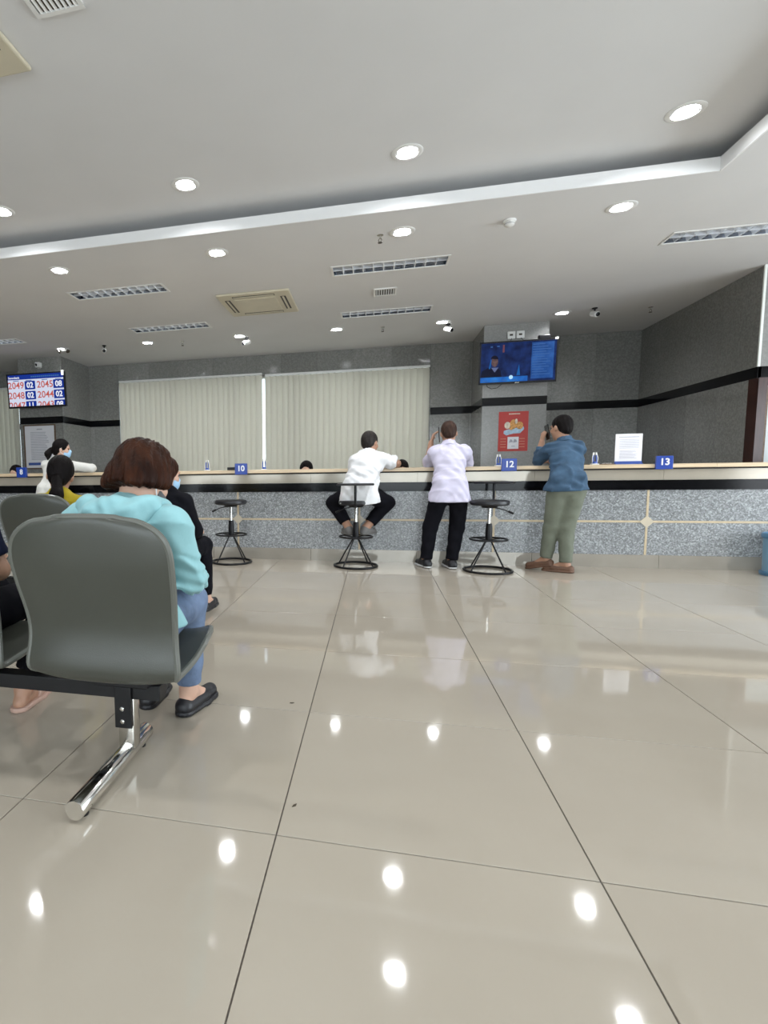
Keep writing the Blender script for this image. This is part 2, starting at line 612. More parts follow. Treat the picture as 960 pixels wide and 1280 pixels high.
DL_UP = [(-5.17, 4.66), (-3.375, 4.66), (-1.58, 4.66), (0.22, 4.66), (2.06, 4.66)]
DL_UP_ADDED = [(x, y) for x in (-5.17, -3.375, -1.58, 0.22, 2.06) for y in (1.2, -2.0)]  # unseen rows continuing the pattern, added for their light
DL_LOW = [(-5.17, 5.6), (-3.37, 5.6), (-1.58, 5.6), (0.23, 5.6), (2.04, 5.6), (3.84, 5.6)]
DL_FAR = [(-5.4, 8.95), (-3.78, 8.95), (-2.17, 8.97), (-0.6, 9.0), (0.97, 9.03), (2.6, 9.02)]
TROF = [(-3.08, 6.43), (-3.07, 8.16), (-6.32, 8.2), (0.13, 6.46), (0.13, 8.25), (3.38, 6.47)]
TW, TD = 1.21, 0.27
hd = 0.072
low_holes = [(x - hd, x + hd, y - hd, y + hd) for x, y in DL_LOW + DL_FAR]
low_holes += [(x - TW / 2, x + TW / 2, y - TD / 2, y + TD / 2) for x, y in TROF]
up_holes = [(x - hd, x + hd, y - hd, y + hd) for x, y in DL_UP + DL_UP_ADDED]
CX, CY = 2.53, 5.145               # corner of the raised panel
cl = MB()
slab(cl, XLEFT, XSIDE, CY, YB + 0.05, ZL, ZL + 0.095, low_holes)
slab(cl, CX, XSIDE, YREAR, CY, ZL, ZL + 0.095)
slab(cl, XLEFT, CX + 0.3, YREAR, CY + 0.3, ZU, ZU + 0.1, up_holes)
cl.box(XLEFT, CX + 0.3, CY + 0.28, CY + 0.3, ZL + 0.09, ZU + 0.1)
cl.box(CX + 0.28, CX + 0.3, YREAR, CY + 0.3, ZL + 0.09, ZU + 0.1)
cl.box(XLEFT - 0.1, XSIDE + 0.1, YREAR - 0.1, YB + 0.2, ZU + 0.12, ZU + 0.16)
ceiling = struct(cl.build('ceiling', 'ceiling_paint'))
cv = MB()
cv.box(XLEFT, CX, CY - 0.012, CY + 0.002, ZL - 0.004, ZL + 0.097)
cv.box(CX - 0.012, CX + 0.002, YREAR, CY + 0.0, ZL - 0.004, ZL + 0.097)
struct(cv.build('trim_1', 'cove_lit_paint'))


# ---- stone-clad walls: every slab its own piece
def clad(parent, axis, plane, u0, u1, bands, width, material, t=0.03, sgn=-1, holes=()):
    """slabs on plane (axis 'y' faces -Y, axis 'x' faces -X); bands: list of (z0, z1)"""
    for z0, z1 in bands:
        n = max(1, round((u1 - u0) / width))
        for i in range(n):
            a, b = u0 + (u1 - u0) * i / n, u0 + (u1 - u0) * (i + 1) / n
            g = 0.0012
            dv = 0.0008 * random.random()
            h = (b - a) / 2 - g
            mb = MB()
            if axis == 'y':
                mb.box(-h, h, dv, t, -(z1 - z0) / 2 + g, (z1 - z0) / 2 - g)
                mb.build('granite_slab', material, parent, loc=((a + b) / 2, plane, (z0 + z1) / 2))
            else:
                mb.box(dv * sgn * -1, t * sgn * -1, -h, h, -(z1 - z0) / 2 + g, (z1 - z0) / 2 - g)
                mb.build('granite_slab', material, parent, loc=(plane, (a + b) / 2, (z0 + z1) / 2))


SZ0, SZ1 = 2.0, 2.125
BANDS = [(0.0, 1.0), (1.0, SZ0), (SZ1, ZL)]
WX0, WX1, WZ0, WZ1 = -5.09, 0.952, 0.72, 2.86
W2X0, W2X1 = -9.7, -7.43
wb = MB()
wb.box(XLEFT, W2X0, YB + 0.031, YB + 0.2, 0, ZL)
wb.box(W2X1, WX0, YB + 0.031, YB + 0.2, 0, ZL)
wb.box(WX1, XW + 0.2, YB + 0.031, YB + 0.2, 0, ZL)
for a, b in ((W2X0, W2X1), (WX0, WX1)):
    wb.box(a, b, YB + 0.031, YB + 0.2, 0, WZ0)
    wb.box(a, b, YB + 0.031, YB + 0.2, WZ1, ZL)
wall_back = struct(wb.build('wall_back', 'grout'))
clad(wall_back, 'y', YB, W2X1, WX0, BANDS, 0.64, 'wall_granite')
clad(wall_back, 'y', YB, WX1, XW, BANDS, 0.64, 'wall_granite')
clad(wall_back, 'y', YB, XLEFT, W2X0, BANDS, 0.6, 'wall_granite')
for a, b in ((W2X0, W2X1), (WX0, WX1)):
    clad(wall_back, 'y', YB, a, b, [(WZ1, ZL)], 0.64, 'wall_granite')
    clad(wall_back, 'y', YB, a, b, [(0, WZ0)], 1.2, 'wall_granite')
for a, b in ((W2X1, WX0), (WX1, XW), (XLEFT, W2X0)):
    MB().box(a, b, YB - 0.004, YB + 0.03, SZ0, SZ1).build('black_stripe', 'black_stone', wall_back)

wr = MB().box(XW + 0.031, XW + 0.2, 7.75, YB + 0.031, 0, ZL)
wall_right = struct(wr.build('wall_right', 'grout'))
YR = 7.58
clad(wall_right, 'x', XW, YR, YB, BANDS, 0.72, 'wall_granite')
MB().box(XW - 0.004, XW + 0.03, YR - 0.004, YB - 0.004, SZ0, SZ1).build('black_stripe', 'black_stone', wall_right)
MB().box(XW - 0.012, XW + 0.012, YR - 0.014, YR + 0.006, SZ1, ZL - 0.001).build('lit_edge_strip', 'lit_edge_strip', wall_right, label='lit polished granite corner edge, painted as a pale strip')  # pale strip stands in for light catching the polished granite corner

# return wall with the brown framed door, beyond the corner
wt = MB().box(XW + 0.031, XSIDE, YR + 0.031, YR + 0.17, SZ0, ZL).box(6.15, XSIDE, YR + 0.031, YR + 0.17, 0, SZ0)
wall_return = struct(wt.build('wall_return', 'grout'))
clad(wall_return, 'y', YR, XW + 0.012, XSIDE, [(SZ1, ZL)], 0.8, 'pale_granite')
clad(wall_return, 'y', YR, 6.15, XSIDE, [(0, SZ0)], 0.6, 'pale_granite')
MB().box(XW + 0.002, XSIDE, YR - 0.004, YR + 0.03, SZ0, SZ1).build('black_stripe', 'black_stone', wall_return)
dr = MB().box(XW + 0.0, XW + 0.085, YR - 0.03, YR + 0.15, 0, SZ0 - 0.002).box(6.06, 6.148, YR - 0.03, YR + 0.15, 0, SZ0 - 0.002)
dr.box(XW + 0.085, 6.06, YR - 0.03, YR + 0.15, SZ0 - 0.09, SZ0 - 0.002)
door = struct(dr.build('door_1', 'door_wood'))
for k in range(2):
    x0 = XW + 0.087 + k * 0.878
    leaf = MB().box(x0, x0 + 0.045, YR + 0.02, YR + 0.07, 0.01, SZ0 - 0.095).box(x0 + 0.83, x0 + 0.876, YR + 0.02, YR + 0.07, 0.01, SZ0 - 0.095)
    leaf.box(x0 + 0.045, x0 + 0.83, YR + 0.02, YR + 0.07, 0.01, 0.2).box(x0 + 0.045, x0 + 0.83, YR + 0.02, YR + 0.07, SZ0 - 0.19, SZ0 - 0.095)
    lo = leaf.build('door_leaf', 'brown_wood', door)
    MB().box(x0 + 0.045, x0 + 0.83, YR + 0.04, YR + 0.05, 0.2, SZ0 - 0.19).build('frosted_pane', 'frost_glass', lo, label='frosted glass pane')
    MB().tube([(x0 + (0.85 if k == 0 else 0.025), YR + 0.005, 0.85), (x0 + (0.85 if k == 0 else 0.025), YR + 0.005, 1.15)], 0.012).build('handle', 'chrome', lo, True)

# walls of the hall beside and behind the camera, glazed to the street
struct(MB().box(XLEFT - 0.15, XLEFT, YREAR, YB + 0.2, 0, ZU + 0.12).build('wall_left', 'pale_granite'))
ws = MB().box(XSIDE, XSIDE + 0.15, YREAR, -0.95, 0, ZU + 0.12).box(XSIDE, XSIDE + 0.15, 6.15, YR + 0.2, 0, ZU + 0.12)
ws.box(XSIDE, XSIDE + 0.15, -0.95, 6.15, 2.65, ZU + 0.12)
struct(ws.build('wall_side', 'pale_granite'))
wn = MB().box(XLEFT, -6.05, YREAR - 0.15, YREAR, 0, ZU + 0.12).box(5.05, XSIDE, YREAR - 0.15, YREAR, 0, ZU + 0.12)
wn.box(-6.05, 5.05, YREAR - 0.15, YREAR, 2.85, ZU + 0.12).box(-6.05, 5.05, YREAR - 0.15, YREAR, 0, 0.25)
struct(wn.build('wall_rear', 'pale_granite'))


def glazing(name, axis, p, u0, u1, z0, z1, n):
    fr = MB()
    w = 0.05
    for i in range(n + 1):
        u = u0 + (u1 - u0) * i / n
        a, b = max(u0, u - w / 2), min(u1, u + w / 2)
        if axis == 'y':
            fr.box(a, b, p, p + 0.06, z0, z1)
        else:
            fr.box(p, p + 0.06, a, b, z0, z1)
    for z in (z0, z1 - w):
        if axis == 'y':
            fr.box(u0, u1, p, p + 0.06, z, z + w)
        else:
            fr.box(p, p + 0.06, u0, u1, z, z + w)
    o = struct(fr.build(name, 'satin_steel'))
    for i in range(n):
        a, b = u0 + (u1 - u0) * i / n, u0 + (u1 - u0) * (i + 1) / n
        mb = MB()
        if axis == 'y':
            mb.box(a, b, p + 0.02, p + 0.028, z0, z1)
        else:
            mb.box(p + 0.02, p + 0.028, a, b, z0, z1)
        mb.build('pane', 'window_glass', o)
    return o


glazing('window_1', 'y', YB + 0.12, WX0, WX1, WZ0, WZ1, 5)
glazing('window_2', 'y', YB + 0.12, W2X0, W2X1, WZ0, WZ1, 2)
glazing('window_3', 'y', YREAR - 0.12, -6.05, 5.05, 0.25, 2.85, 7)
glazing('window_4', 'x', XSIDE + 0.04, -0.95, 6.15, 0.0, 2.65, 5)

# ---- two stone-clad pillars standing out from the back wall
PY = 9.45


def pillar(name, x0, x1):
    p = struct(MB().box(x0 + 0.031, x1 - 0.031, PY + 0.031, YB + 0.02, 0, ZL).build(name, 'grout'))
    for z0, z1 in BANDS:
        mb = MB().box(x0, x1, PY, PY + 0.03, z0 + .001, z1 - .001)
        mb.build('granite_slab', 'pale_granite' if x0 > 0 else 'wall_granite', p)
        for xa, xb in ((x0, x0 + 0.03), (x1 - 0.03, x1)):
            MB().box(xa, xb, PY + 0.0305, YB - 0.001, z0 + .001, z1 - .001).build('granite_slab', 'wall_granite', p)
    MB().box(x0 - 0.004, x1 + 0.004, PY - 0.004, PY + 0.03, SZ0, SZ1).build('black_stripe', 'black_stone', p)
    for xa, xb in ((x0 - 0.004, x0 + 0.03), (x1 - 0.03, x1 + 0.004)):
        MB().box(xa, xb, PY + 0.0305, YB - 0.005, SZ0, SZ1).build('black_stripe', 'black_stone', p)
    return p


pillar('wall_pillar_right', 1.64, 2.56)
pillar('wall_pillar_left', -6.67, -5.75)


# ================================================================== CEILING FITTINGS
def make_downlight():
    t = thing('ceiling_downlight', '', 'downlight')
    MB().lathe([(0.083, 0.004), (0.085, -0.006), (0.108, -0.008), (0.118, -0.003), (0.118, 0.002), (0.083, 0.004)], n=32).build('trim_ring', 'white_plastic', t, True)
    MB().lathe([(0.0825, 0.004), (0.070, 0.055), (0.068, 0.055), (0.081, 0.004), (0.0825, 0.004)], n=32).build('reflector', 'louvre_metal', t, True)
    MB().lathe([(0.069, 0.0525), (0.069, 0.05), (0.05, 0.034), (0.0, 0.028)], n=24).build('lamp', 'lamp_glow', t, True)
    d = bpy.data.lights.new('downlight_beam', 'AREA')
    d.shape = 'DISK'
    d.size = 0.13
    d.energy = 11.0
    d.spread = math.radians(150)
    d.color = (0.96, 0.98, 1.0)
    l = bpy.data.objects.new('downlight_beam', d)
    COL.objects.link(l)
    l.parent = t
    l.location = (0, 0, 0.022)
    return t


OWN = {(-3.38, 4.66): 'raised-ceiling downlight directly before the cove, in line with the queue display side louvred lights',
       (-1.58, 4.66): 'raised-ceiling downlight across the cove from the beige air conditioner',
       (0.22, 4.66): 'raised-ceiling downlight across the cove from the small square vent',
       (2.06, 4.66): 'raised-ceiling downlight beside the inner corner of the cove',
       (-3.37, 5.6): 'lower-ceiling downlight past the cove, before the louvred light on the blinds side',
       (-1.58, 5.6): 'lower-ceiling downlight past the cove, before the beige air conditioner',
       (0.23, 5.6): 'lower-ceiling downlight past the cove, beside a sprinkler head',
       (2.04, 5.6): 'lower-ceiling downlight past the cove, between smoke detector and side-wall louvred light',
       (-3.78, 8.95): 'far downlight over the blinds, between two louvred rows beside a lone sprinkler',
       (-2.17, 8.97): 'far downlight over the blinds with a security camera touching it, behind the air conditioner',
       (-0.6, 9.0): 'far downlight over the blinds, left of a louvred light, no camera beside it',
       (0.97, 9.03): 'far downlight with a security camera next to the television pillar',
       (2.6, 9.02): 'far downlight between the television pillar and the white security camera'}
dl0 = make_downlight()
first = True
for pts, z, lab, grp in ((DL_UP, ZU, 'round recessed downlight glowing in the raised ceiling panel next to the cove', 'downlights in the raised ceiling near the cove'),
                         (DL_LOW, ZL, 'round recessed downlight glowing in the lower ceiling just past the cove edge', 'downlights in the lower ceiling along the cove'),
                         (DL_FAR, ZL, 'round recessed downlight glowing in the ceiling near the granite back wall', 'downlights over the clerks side'),
                         (DL_UP_ADDED, ZU, 'added unseen round recessed downlight in the raised ceiling over the waiting seats', 'added unseen downlights over the waiting seats')):
    for i_, (x, y) in enumerate(pts):
        if first:
            o = dl0
            first = False
        else:
            o = dup(dl0)
        o.location = (x, y, z)
        o['label'] = OWN.get((round(x, 2), round(y, 2)), lab)
        o['group'] = grp


def make_troffer(n=11):
    t = thing('louvre_light', '', 'ceiling light')
    w, d = TW / 2, TD / 2
    f = MB()
    e = 0.018
    f.box(-w - e, w + e, -d - e, -d + 0.004, -0.006, 0.004).box(-w - e, w + e, d - 0.004, d + e, -0.006, 0.004)
    f.box(-w - e, -w + 0.004, -d, d, -0.006, 0.004).box(w - 0.004, w + e, -d, d, -0.006, 0.004)
    f.build('frame', 'white_plastic', t)
    f = MB().box(-w, w, -d, d, 0.078, 0.085)
    f.box(-w, w, -d, -d + 0.003, 0.0, 0.08).box(-w, w, d - 0.003, d, 0.0, 0.08)
    f.box(-w, -w + 0.003, -d, d, 0.0, 0.08).box(w - 0.003, w, -d, d, 0.0, 0.08)
    f.build('reflector_tray', 'louvre_tray', t)
    for s in (-1, 1):
        MB().tube([(-w + 0.02, s * d / 2, 0.055), (w - 0.02, s * d / 2, 0.055)], 0.013).build('fluorescent_tube', 'tube_off', t, True)
    MB().box(-w, w, -0.005, 0.005, 0.0, 0.05).build('long_blade', 'louvre_metal', t)
    # cross blades: bowed wedge section, wider at the top
    for s in (-1, 1):
        bm_ = MB()
        poly = [(-0.004, 0.0), (0.004, 0.0), (0.012, 0.03), (0.022, 0.05), (-0.022, 0.05), (-0.012, 0.03)]
        y0, y1 = (-d + 0.004, -0.006) if s < 0 else (0.006, d - 0.004)
        me = bm_.prism(poly, y0, y1).mesh('cross_blade', 'louvre_metal')
        for i in range(1, n):
            put('cross_blade', me, t, (-w + TW * i / n, 0, 0))
    return t


tr0 = make_troffer()
labs = ['recessed louvred fluorescent fitting, unlit, between the cove and beige air conditioner on the blinds side',
        'recessed louvred fluorescent fitting, unlit, in line behind the beige air conditioner',
        'recessed louvred fluorescent fitting near the stone pillar with the queue display',
        'recessed louvred fluorescent fitting in front of the small square ceiling vent',
        'recessed louvred fluorescent fitting behind the small square ceiling vent',
        'recessed louvred fluorescent fitting near the dark granite side wall']
for i, (x, y) in enumerate(TROF):
    o = tr0 if i == 0 else dup(tr0)
    o.location = (x, y, ZL)
    o['label'] = labs[i]
    o['group'] = 'louvred fluorescent fittings'


def make_cassette():
    t = thing('ceiling_air_conditioner', '', 'air conditioner')
    s = 0.465
    MB().box(-s, s, -s, s, -0.028, 0.0, 0.012).build('panel', 'beige_plastic', t)
    MB().box(-0.27, 0.27, -0.27, 0.27, -0.036, -0.027, 0.004).build('intake_grille', 'beige_plastic', t)
    for k in range(4):
        c, sn = (1, 0, -1, 0)[k], (0, 1, 0, -1)[k]
        a, b, r0, r1 = -0.27, 0.27, 0.325, 0.395
        if c:
            q = (min(c * r0, c * r1), max(c * r0, c * r1), a, b)
        else:
            q = (a, b, min(sn * r0, sn * r1), max(sn * r0, sn * r1))
        sl = MB().box(q[0], q[1], q[2], q[3], -0.0295, -0.026).build('air_slot', 'slot_dark', t)
        mx, my = (q[0] + q[1]) / 2, (q[2] + q[3]) / 2
        if c:
            MB().box(mx - 0.012, mx + 0.012, q[2] + 0.01, q[3] - 0.01, -0.034, -0.028).build('louvre_flap', 'beige_plastic', sl)
        else:
            MB().box(q[0] + 0.01, q[1] - 0.01, my - 0.012, my + 0.012, -0.034, -0.028).build('louvre_flap', 'beige_plastic', sl)
    return t


ac = make_cassette()
ac.location = (-1.5, 7.32, ZL)
ac['label'] = 'square beige cassette air conditioner in the lower ceiling between louvred lights'
dup(ac, (-2.48, 2.68, ZU), label='square beige cassette air conditioner in the raised ceiling beside a ribbed vent')


def make_vent(n=8):
    t = thing('ceiling_vent', '', 'vent')
    s = 0.14
    f = MB().box(-s, s, -s, -s + 0.025, -0.012, 0).box(-s, s, s - 0.025, s, -0.012, 0)
    f.box(-s, -s + 0.025, -s, s, -0.012, 0).box(s - 0.025, s, -s, s, -0.012, 0)
    f.build('frame', 'white_plastic', t)
    MB().box(-s + 0.02, s - 0.02, -s + 0.02, s - 0.02, -0.003, 0).build('duct_opening', 'slot_dark', t)
    me = MB().add([(-0.006, -s + 0.02, -0.012), (0.006, -s + 0.02, -0.003), (0.008, -s + 0.02, -0.004), (-0.004, -s + 0.02, -0.013),
                   (-0.006, s - 0.02, -0.012), (0.006, s - 0.02, -0.003), (0.008, s - 0.02, -0.004), (-0.004, s - 0.02, -0.013)],
                  [(0, 1, 2, 3), (7, 6, 5, 4), (0, 4, 5, 1), (1, 5, 6, 2), (2, 6, 7, 3), (3, 7, 4, 0)]).mesh('slat', 'white_plastic')
    for i in range(n):
        put('slat', me, t, (-s + 0.04 + (2 * s - 0.08) * i / (n - 1), 0, 0))
    return t


vt = make_vent()
vt.location = (0.105, 7.33, ZL)
vt['label'] = 'small square ribbed ceiling vent between two louvred lights'
dup(vt, (-1.63, 2.70, ZU), label='square ribbed vent in the raised ceiling beside the cassette air conditioner')

sd = thing('smoke_detector', 'round white smoke detector on the lower ceiling past the cove', 'smoke detector', (1.16, 5.62, ZL))
MB().lathe([(0.055, 0), (0.055, -0.015), (0.045, -0.02), (0.045, -0.022)]).build('base', 'white_plastic', sd, True)
MB().lathe([(0.042, -0.022), (0.042, -0.042), (0.03, -0.052), (0.0, -0.054)]).build('cover', 'white_plastic', sd, True)
MB().lathe([(0.043, -0.030), (0.0432, -0.033)]).build('sensor_slot', 'slot_dark', sd)


def make_sprinkler():
    t = thing('ceiling_sprinkler', '', 'sprinkler')
    MB().lathe([(0.03, 0), (0.03, -0.004), (0.01, -0.008), (0.008, -0.03), (0.012, -0.034)], n=16).build('escutcheon', 'satin_steel', t, True)
    MB().tube([(0.008, 0, -0.03), (0.016, 0, -0.05), (0.003, 0, -0.068)], 0.003, 6).tube([(-0.008, 0, -0.03), (-0.016, 0, -0.05), (-0.003, 0, -0.068)], 0.003, 6).build('yoke_arms', 'slot_dark', t)
    MB().lathe([(0.0, -0.066), (0.022, -0.068), (0.022, -0.071), (0.0, -0.072)], n=16).build('deflector', 'slot_dark', t)
    return t


sp = make_sprinkler()
for i, (x, y, l) in enumerate([(0.03, 5.62, 'small metal sprinkler head beside a downlight past the cove'),
                               (0.10, 9.07, 'small metal sprinkler head behind the louvred light near the blinds'),
                               (3.73, 9.07, 'small metal sprinkler head near the corner of the dark side wall'),
                               (-3.18, 9.04, 'small metal sprinkler head between downlights above the blinds')]):
    o = sp if i == 0 else dup(sp)
    o.location = (x, y, ZL)
    o['label'] = l
    o['group'] = 'sprinkler heads'


def make_camera(body='white_plastic'):
    t = thing('security_camera', '', 'camera')
    MB().lathe([(0.035, 0), (0.035, -0.012), (0.012, -0.02), (0.010, -0.06)], n=18).build('mount', 'black_plastic', t, True)
    MB().lathe([(0.0, -0.07), (0.036, -0.07), (0.038, -0.02), (0.038, 0.05), (0.03, 0.055)], (0, -0.01, -0.085), n=20, axis=(0, -1, -0.35)).build('housing', body, t, True)
    MB().lathe([(0.028, 0.0), (0.028, 0.006), (0.0, 0.008)], (0, -0.065, -0.104), n=18, axis=(0, -1, -0.35)).build('lens', 'phone_black', t, True)
    return t


cm = make_camera()
for i, (x, y, rz, l) in enumerate([(2.97, 8.88, 0.3, 'small white security camera on a black mount near the dark side wall'),
                                   (-2.08, 9.10, -0.9, 'small security camera hanging beside a downlight over the left half of the blinds'),
                                   (1.075, 9.18, 0.8, 'small security camera beside the downlight next to the television pillar'),
                                   (-4.57, 8.92, 0.4, 'small security camera hanging near the pillar with the queue display')]):
    o = cm if i == 0 else dup(cm)
    o.location = (x, y, ZL)
    o.rotation_euler = (0, 0, rz)
    o['label'] = l
    o['group'] = 'security cameras'
el = thing('emergency_light', 'twin spot emergency light on the ceiling by the left pillar', 'emergency light', (-5.36, 8.93, ZL))
MB().box(-0.09, 0.09, -0.03, 0.03, -0.02, 0, 0.005).build('base', 'white_plastic', el)
for s in (-1, 1):
    MB().lathe([(0.02, 0), (0.035, 0.035), (0.03, 0.04), (0, 0.04)], (s * 0.07, 0, -0.03), n=16, axis=(s * 0.5, -0.3, -0.6)).build('lamp_head', 'slot_dark', el, True)

# ================================================================== BLINDS
SLW = 0.127


def blind(x0, x1, n, label, drop):
    t = thing('vertical_blind', label, 'blind', ((x0 + x1) / 2, YB - 0.02, 0), group='vertical blinds')
    top = WZ1 + 0.0 - drop
    MB().box(x0 - t.location.x, x1 - t.location.x, -0.03, 0.02, top, top + 0.035).build('head_rail', 'white_plastic', t)
    # one softly bowed slat, shared
    vs, fs = [], []
    K = 6
    for z in (0.78, top - 0.005):
        for i in range(K + 1):
            u = i / K * 2 - 1
            vs.append((u * SLW / 2, 0.011 * (u * u), z))
    for z in (0.78, top - 0.005):
        for i in range(K + 1):
            u = i / K * 2 - 1
            vs.append((u * SLW / 2, 0.011 * (u * u) + 0.0012, z))
    w = K + 1
    for i in range(K):
        fs.append((i, i + 1, w + i + 1, w + i))
        fs.append((2 * w + i, 3 * w + i, 3 * w + i + 1, 2 * w + i + 1))
    me = MB().add(vs, fs).mesh('slat', 'blind_fabric', True)
    step = (x1 - x0 - SLW * 0.9) / (n - 1)
    for i in range(n):
        a = math.radians(20 + random.uniform(-4, 4))
        put('slat', me, t, (x0 + SLW * 0.45 + i * step - t.location.x, random.uniform(-.002, .002), 0), rot=(0, 0, a))
    return t


blind(WX0 + 0.03, -2.105, 27, 'pale grey-green vertical blind on the stretch nearer the queue display', 0.0)
blind(-2.04, WX1 - 0.012, 27, 'pale grey-green vertical blind on the stretch nearer the television', 0.03)
blind(W2X0, W2X1 - 0.01, 20, 'pale vertical blind partly hidden behind the left stone pillar', 0.0)

# ================================================================== SERVICE COUNTER
CYF = 6.21
CX0, CX1 = -7.6, 6.2
ct = thing('service_counter', 'long granite-faced service counter with wooden top, black band and beige inlay strips', 'counter', (0, CYF, 0))
MB().box(CX0, CX1, 0.05, 0.55, 0.0, 0.99).build('carcass', 'dark_void', ct)
n = 12
for i in range(n):
    a, b = CX0 + (CX1 - CX0) * i / n, CX0 + (CX1 - CX0) * (i + 1) / n
    MB().box(a + .0015, b - .0015, 0.0, 0.05, 0.0, 0.134).build('plinth_panel', 'plinth_stone', ct)
    MB().box(a + .0012, b - .0012, 0.004, 0.05, 0.88, 0.983).build('apron_panel', 'apron_panel', ct)
MB().box(CX0, CX1, -0.012, 0.05, 0.783, 0.879).build('black_band', 'black_stone', ct)
JX = [-7.2 + 0 * k for k in range(0)] + [-5.77, -4.368, -2.96, -1.549, -0.16, 1.224, 2.628, 4.03, 5.43]
edges = [CX0] + JX + [CX1]
iz = 0.4675
for a, b in zip(edges, edges[1:]):
    for z0, z1 in ((0.1345, iz - 0.011), (iz + 0.011, 0.7825)):
        MB().box(-(b - a) / 2 + 0.011, (b - a) / 2 - 0.011, 0.006, 0.05, z0, z1).build('granite_panel', 'counter_granite', ct, loc=((a + b) / 2, 0, 0))
    MB().box(a + 0.011, b - 0.011, 0.004, 0.05, iz - 0.010, iz + 0.010).build('inlay_strip', 'beige_inlay', ct)
for x in JX:
    MB().box(x - 0.010, x + 0.010, 0.004, 0.05, 0.1345, 0.782).build('inlay_strip', 'beige_inlay', ct)
    MB().prism([(x - 0.062, iz), (x, iz - 0.062), (x + 0.062, iz), (x, iz + 0.062)], 0.0, 0.006).build('inlay_diamond', 'cream_stone', ct, label='beige stone diamond at the inlay crossing')
n = 9
for i in range(n):
    a, b = CX0 + (CX1 - CX0) * i / n, CX0 + (CX1 - CX0) * (i + 1) / n
    MB().box(a + .0008, b - .0008, -0.10, 0.62, 0.998, 1.036, 0.003).build('top_board', 'counter_wood', ct)
MB().box(CX0, CX1, -0.06, 0.56, 0.984, 0.998).build('shadow_gap', 'dark_void', ct)  # dark strip paints the shadow gap under the wooden top
ZT = 1.036


# ================================================================== SCREENS AND WALL THINGS
def flat(parent, poly, y, material, name='picture_area'):
    """thin printed or lit area standing upright, facing -Y"""
    return MB().prism(poly, y, y + 0.0006).build(name, material, parent)


def rect(x0, x1, z0, z1):
    return [(x0, z0), (x1, z0), (x1, z1), (x0, z1)]


def disc(cx, cz, rx, rz, n=20, a0=0, a1=2 * math.pi):
    return [(cx + rx * math.cos(a0 + (a1 - a0) * i / n), cz + rz * math.sin(a0 + (a1 - a0) * i / n)) for i in range(n)]


def tv(name, label, loc, w, h, tilt, screen):
    t = thing(name, label, 'television', loc, rot=(tilt, 0, 0))
    b = 0.022
    MB().box(-w / 2, w / 2, 0.004, 0.05, -h / 2, h / 2, 0.006).build('housing', 'black_plastic', t)
    f = MB().box(-w / 2, w / 2, -0.006, 0.006, h / 2 - b, h / 2).box(-w / 2, w / 2, -0.006, 0.006, -h / 2, -h / 2 + b * 1.4)
    f.box(-w / 2, -w / 2 + b, -0.006, 0.006, -h / 2, h / 2).box(w / 2 - b, w / 2, -0.006, 0.006, -h / 2, h / 2)
    f.build('bezel', 'black_plastic', t)
    sc = MB().box(-w / 2 + b, w / 2 - b, 0.0, 0.004, -h / 2 + b * 1.4, h / 2 - b).build('screen', screen, t)
    br = MB().box(-0.2, 0.2, 0.05, 0.07, -0.16, 0.16).box(-0.05, 0.05, 0.07, PY - loc[1] - 0.02, -0.06, 0.06).box(-0.13, 0.13, PY - loc[1] - 0.02, PY - loc[1] - 0.012, -0.14, 0.14)
    br.build('wall_bracket', 'black_metal', t)
    return t, sc


W, H = 1.075, 0.625
t, sc = tv('wall_television', 'black television on the right stone pillar showing a dark blue film scene', (2.07, 9.17, 2.605), W, H, math.radians(4), 'scr_night')
x0, x1, z0, z1 = -W / 2 + .022, W / 2 - .022, -H / 2 + .031, H / 2 - .022
y = -0.0008
flat(sc, rect(x0 + 0.70, x1 - 0.03, z0 + 0.03, z1 - 0.02), y, 'scr_panel', 'list_panel')
for i in range(13):
    zz = z1 - 0.055 - i * 0.036
    flat(sc, rect(x0 + 0.715, x0 + 0.715 + (0.16 + 0.11 * ((i * 7) % 5) / 5), zz, zz + 0.012), y - 0.0008, 'scr_line', 'list_line')
flat(sc, rect(x0, x0 + 0.66, z0, z0 + 0.075), y, 'scr_bar', 'bottom_bar')
flat(sc, disc(x0 + 0.43, z0 + 0.065, 0.028, 0.03), y - 0.0008, 'scr_glow', 'bright_mark')
for i in range(4):
    flat(sc, rect(x0 + 0.03 + i * 0.14, x0 + 0.10 + i * 0.14, z0 + 0.018, z0 + 0.028), y - 0.0008, 'scr_line', 'bar_line')
# the dark-suited man in the film scene (a flat generic figure)
flat(sc, [(x0, z0 + 0.076), (x0 + 0.30, z0 + 0.076), (x0 + 0.28, z0 + 0.17), (x0 + 0.235, z0 + 0.215), (x0 + 0.10, z0 + 0.215), (x0 + 0.02, z0 + 0.17)], y - 0.0004, 'scr_suit', 'suit')
flat(sc, [(x0 + 0.15, z0 + 0.215), (x0 + 0.20, z0 + 0.145), (x0 + 0.25, z0 + 0.215)], y - 0.001, 'scr_collar', 'collar')
flat(sc, disc(x0 + 0.195, z0 + 0.30, 0.047, 0.075), y - 0.0014, 'scr_face', 'face')
flat(sc, disc(x0 + 0.19, z0 + 0.335, 0.054, 0.058, 16, 0, math.pi), y - 0.0018, 'scr_hair', 'hair')
flat(sc, [(x0 + 0.115, z0 + 0.20), (x0 + 0.135, z0 + 0.20), (x0 + 0.15, z0 + 0.33), (x0 + 0.14, z0 + 0.34)], y - 0.0008, 'scr_cyan', 'rim_glow')
flat(sc, [(x0 + 0.505, z0 + 0.09), (x0 + 0.555, z0 + 0.09), (x0 + 0.535, z0 + 0.25)], y - 0.0004, 'scr_cyan', 'blue_lamp')
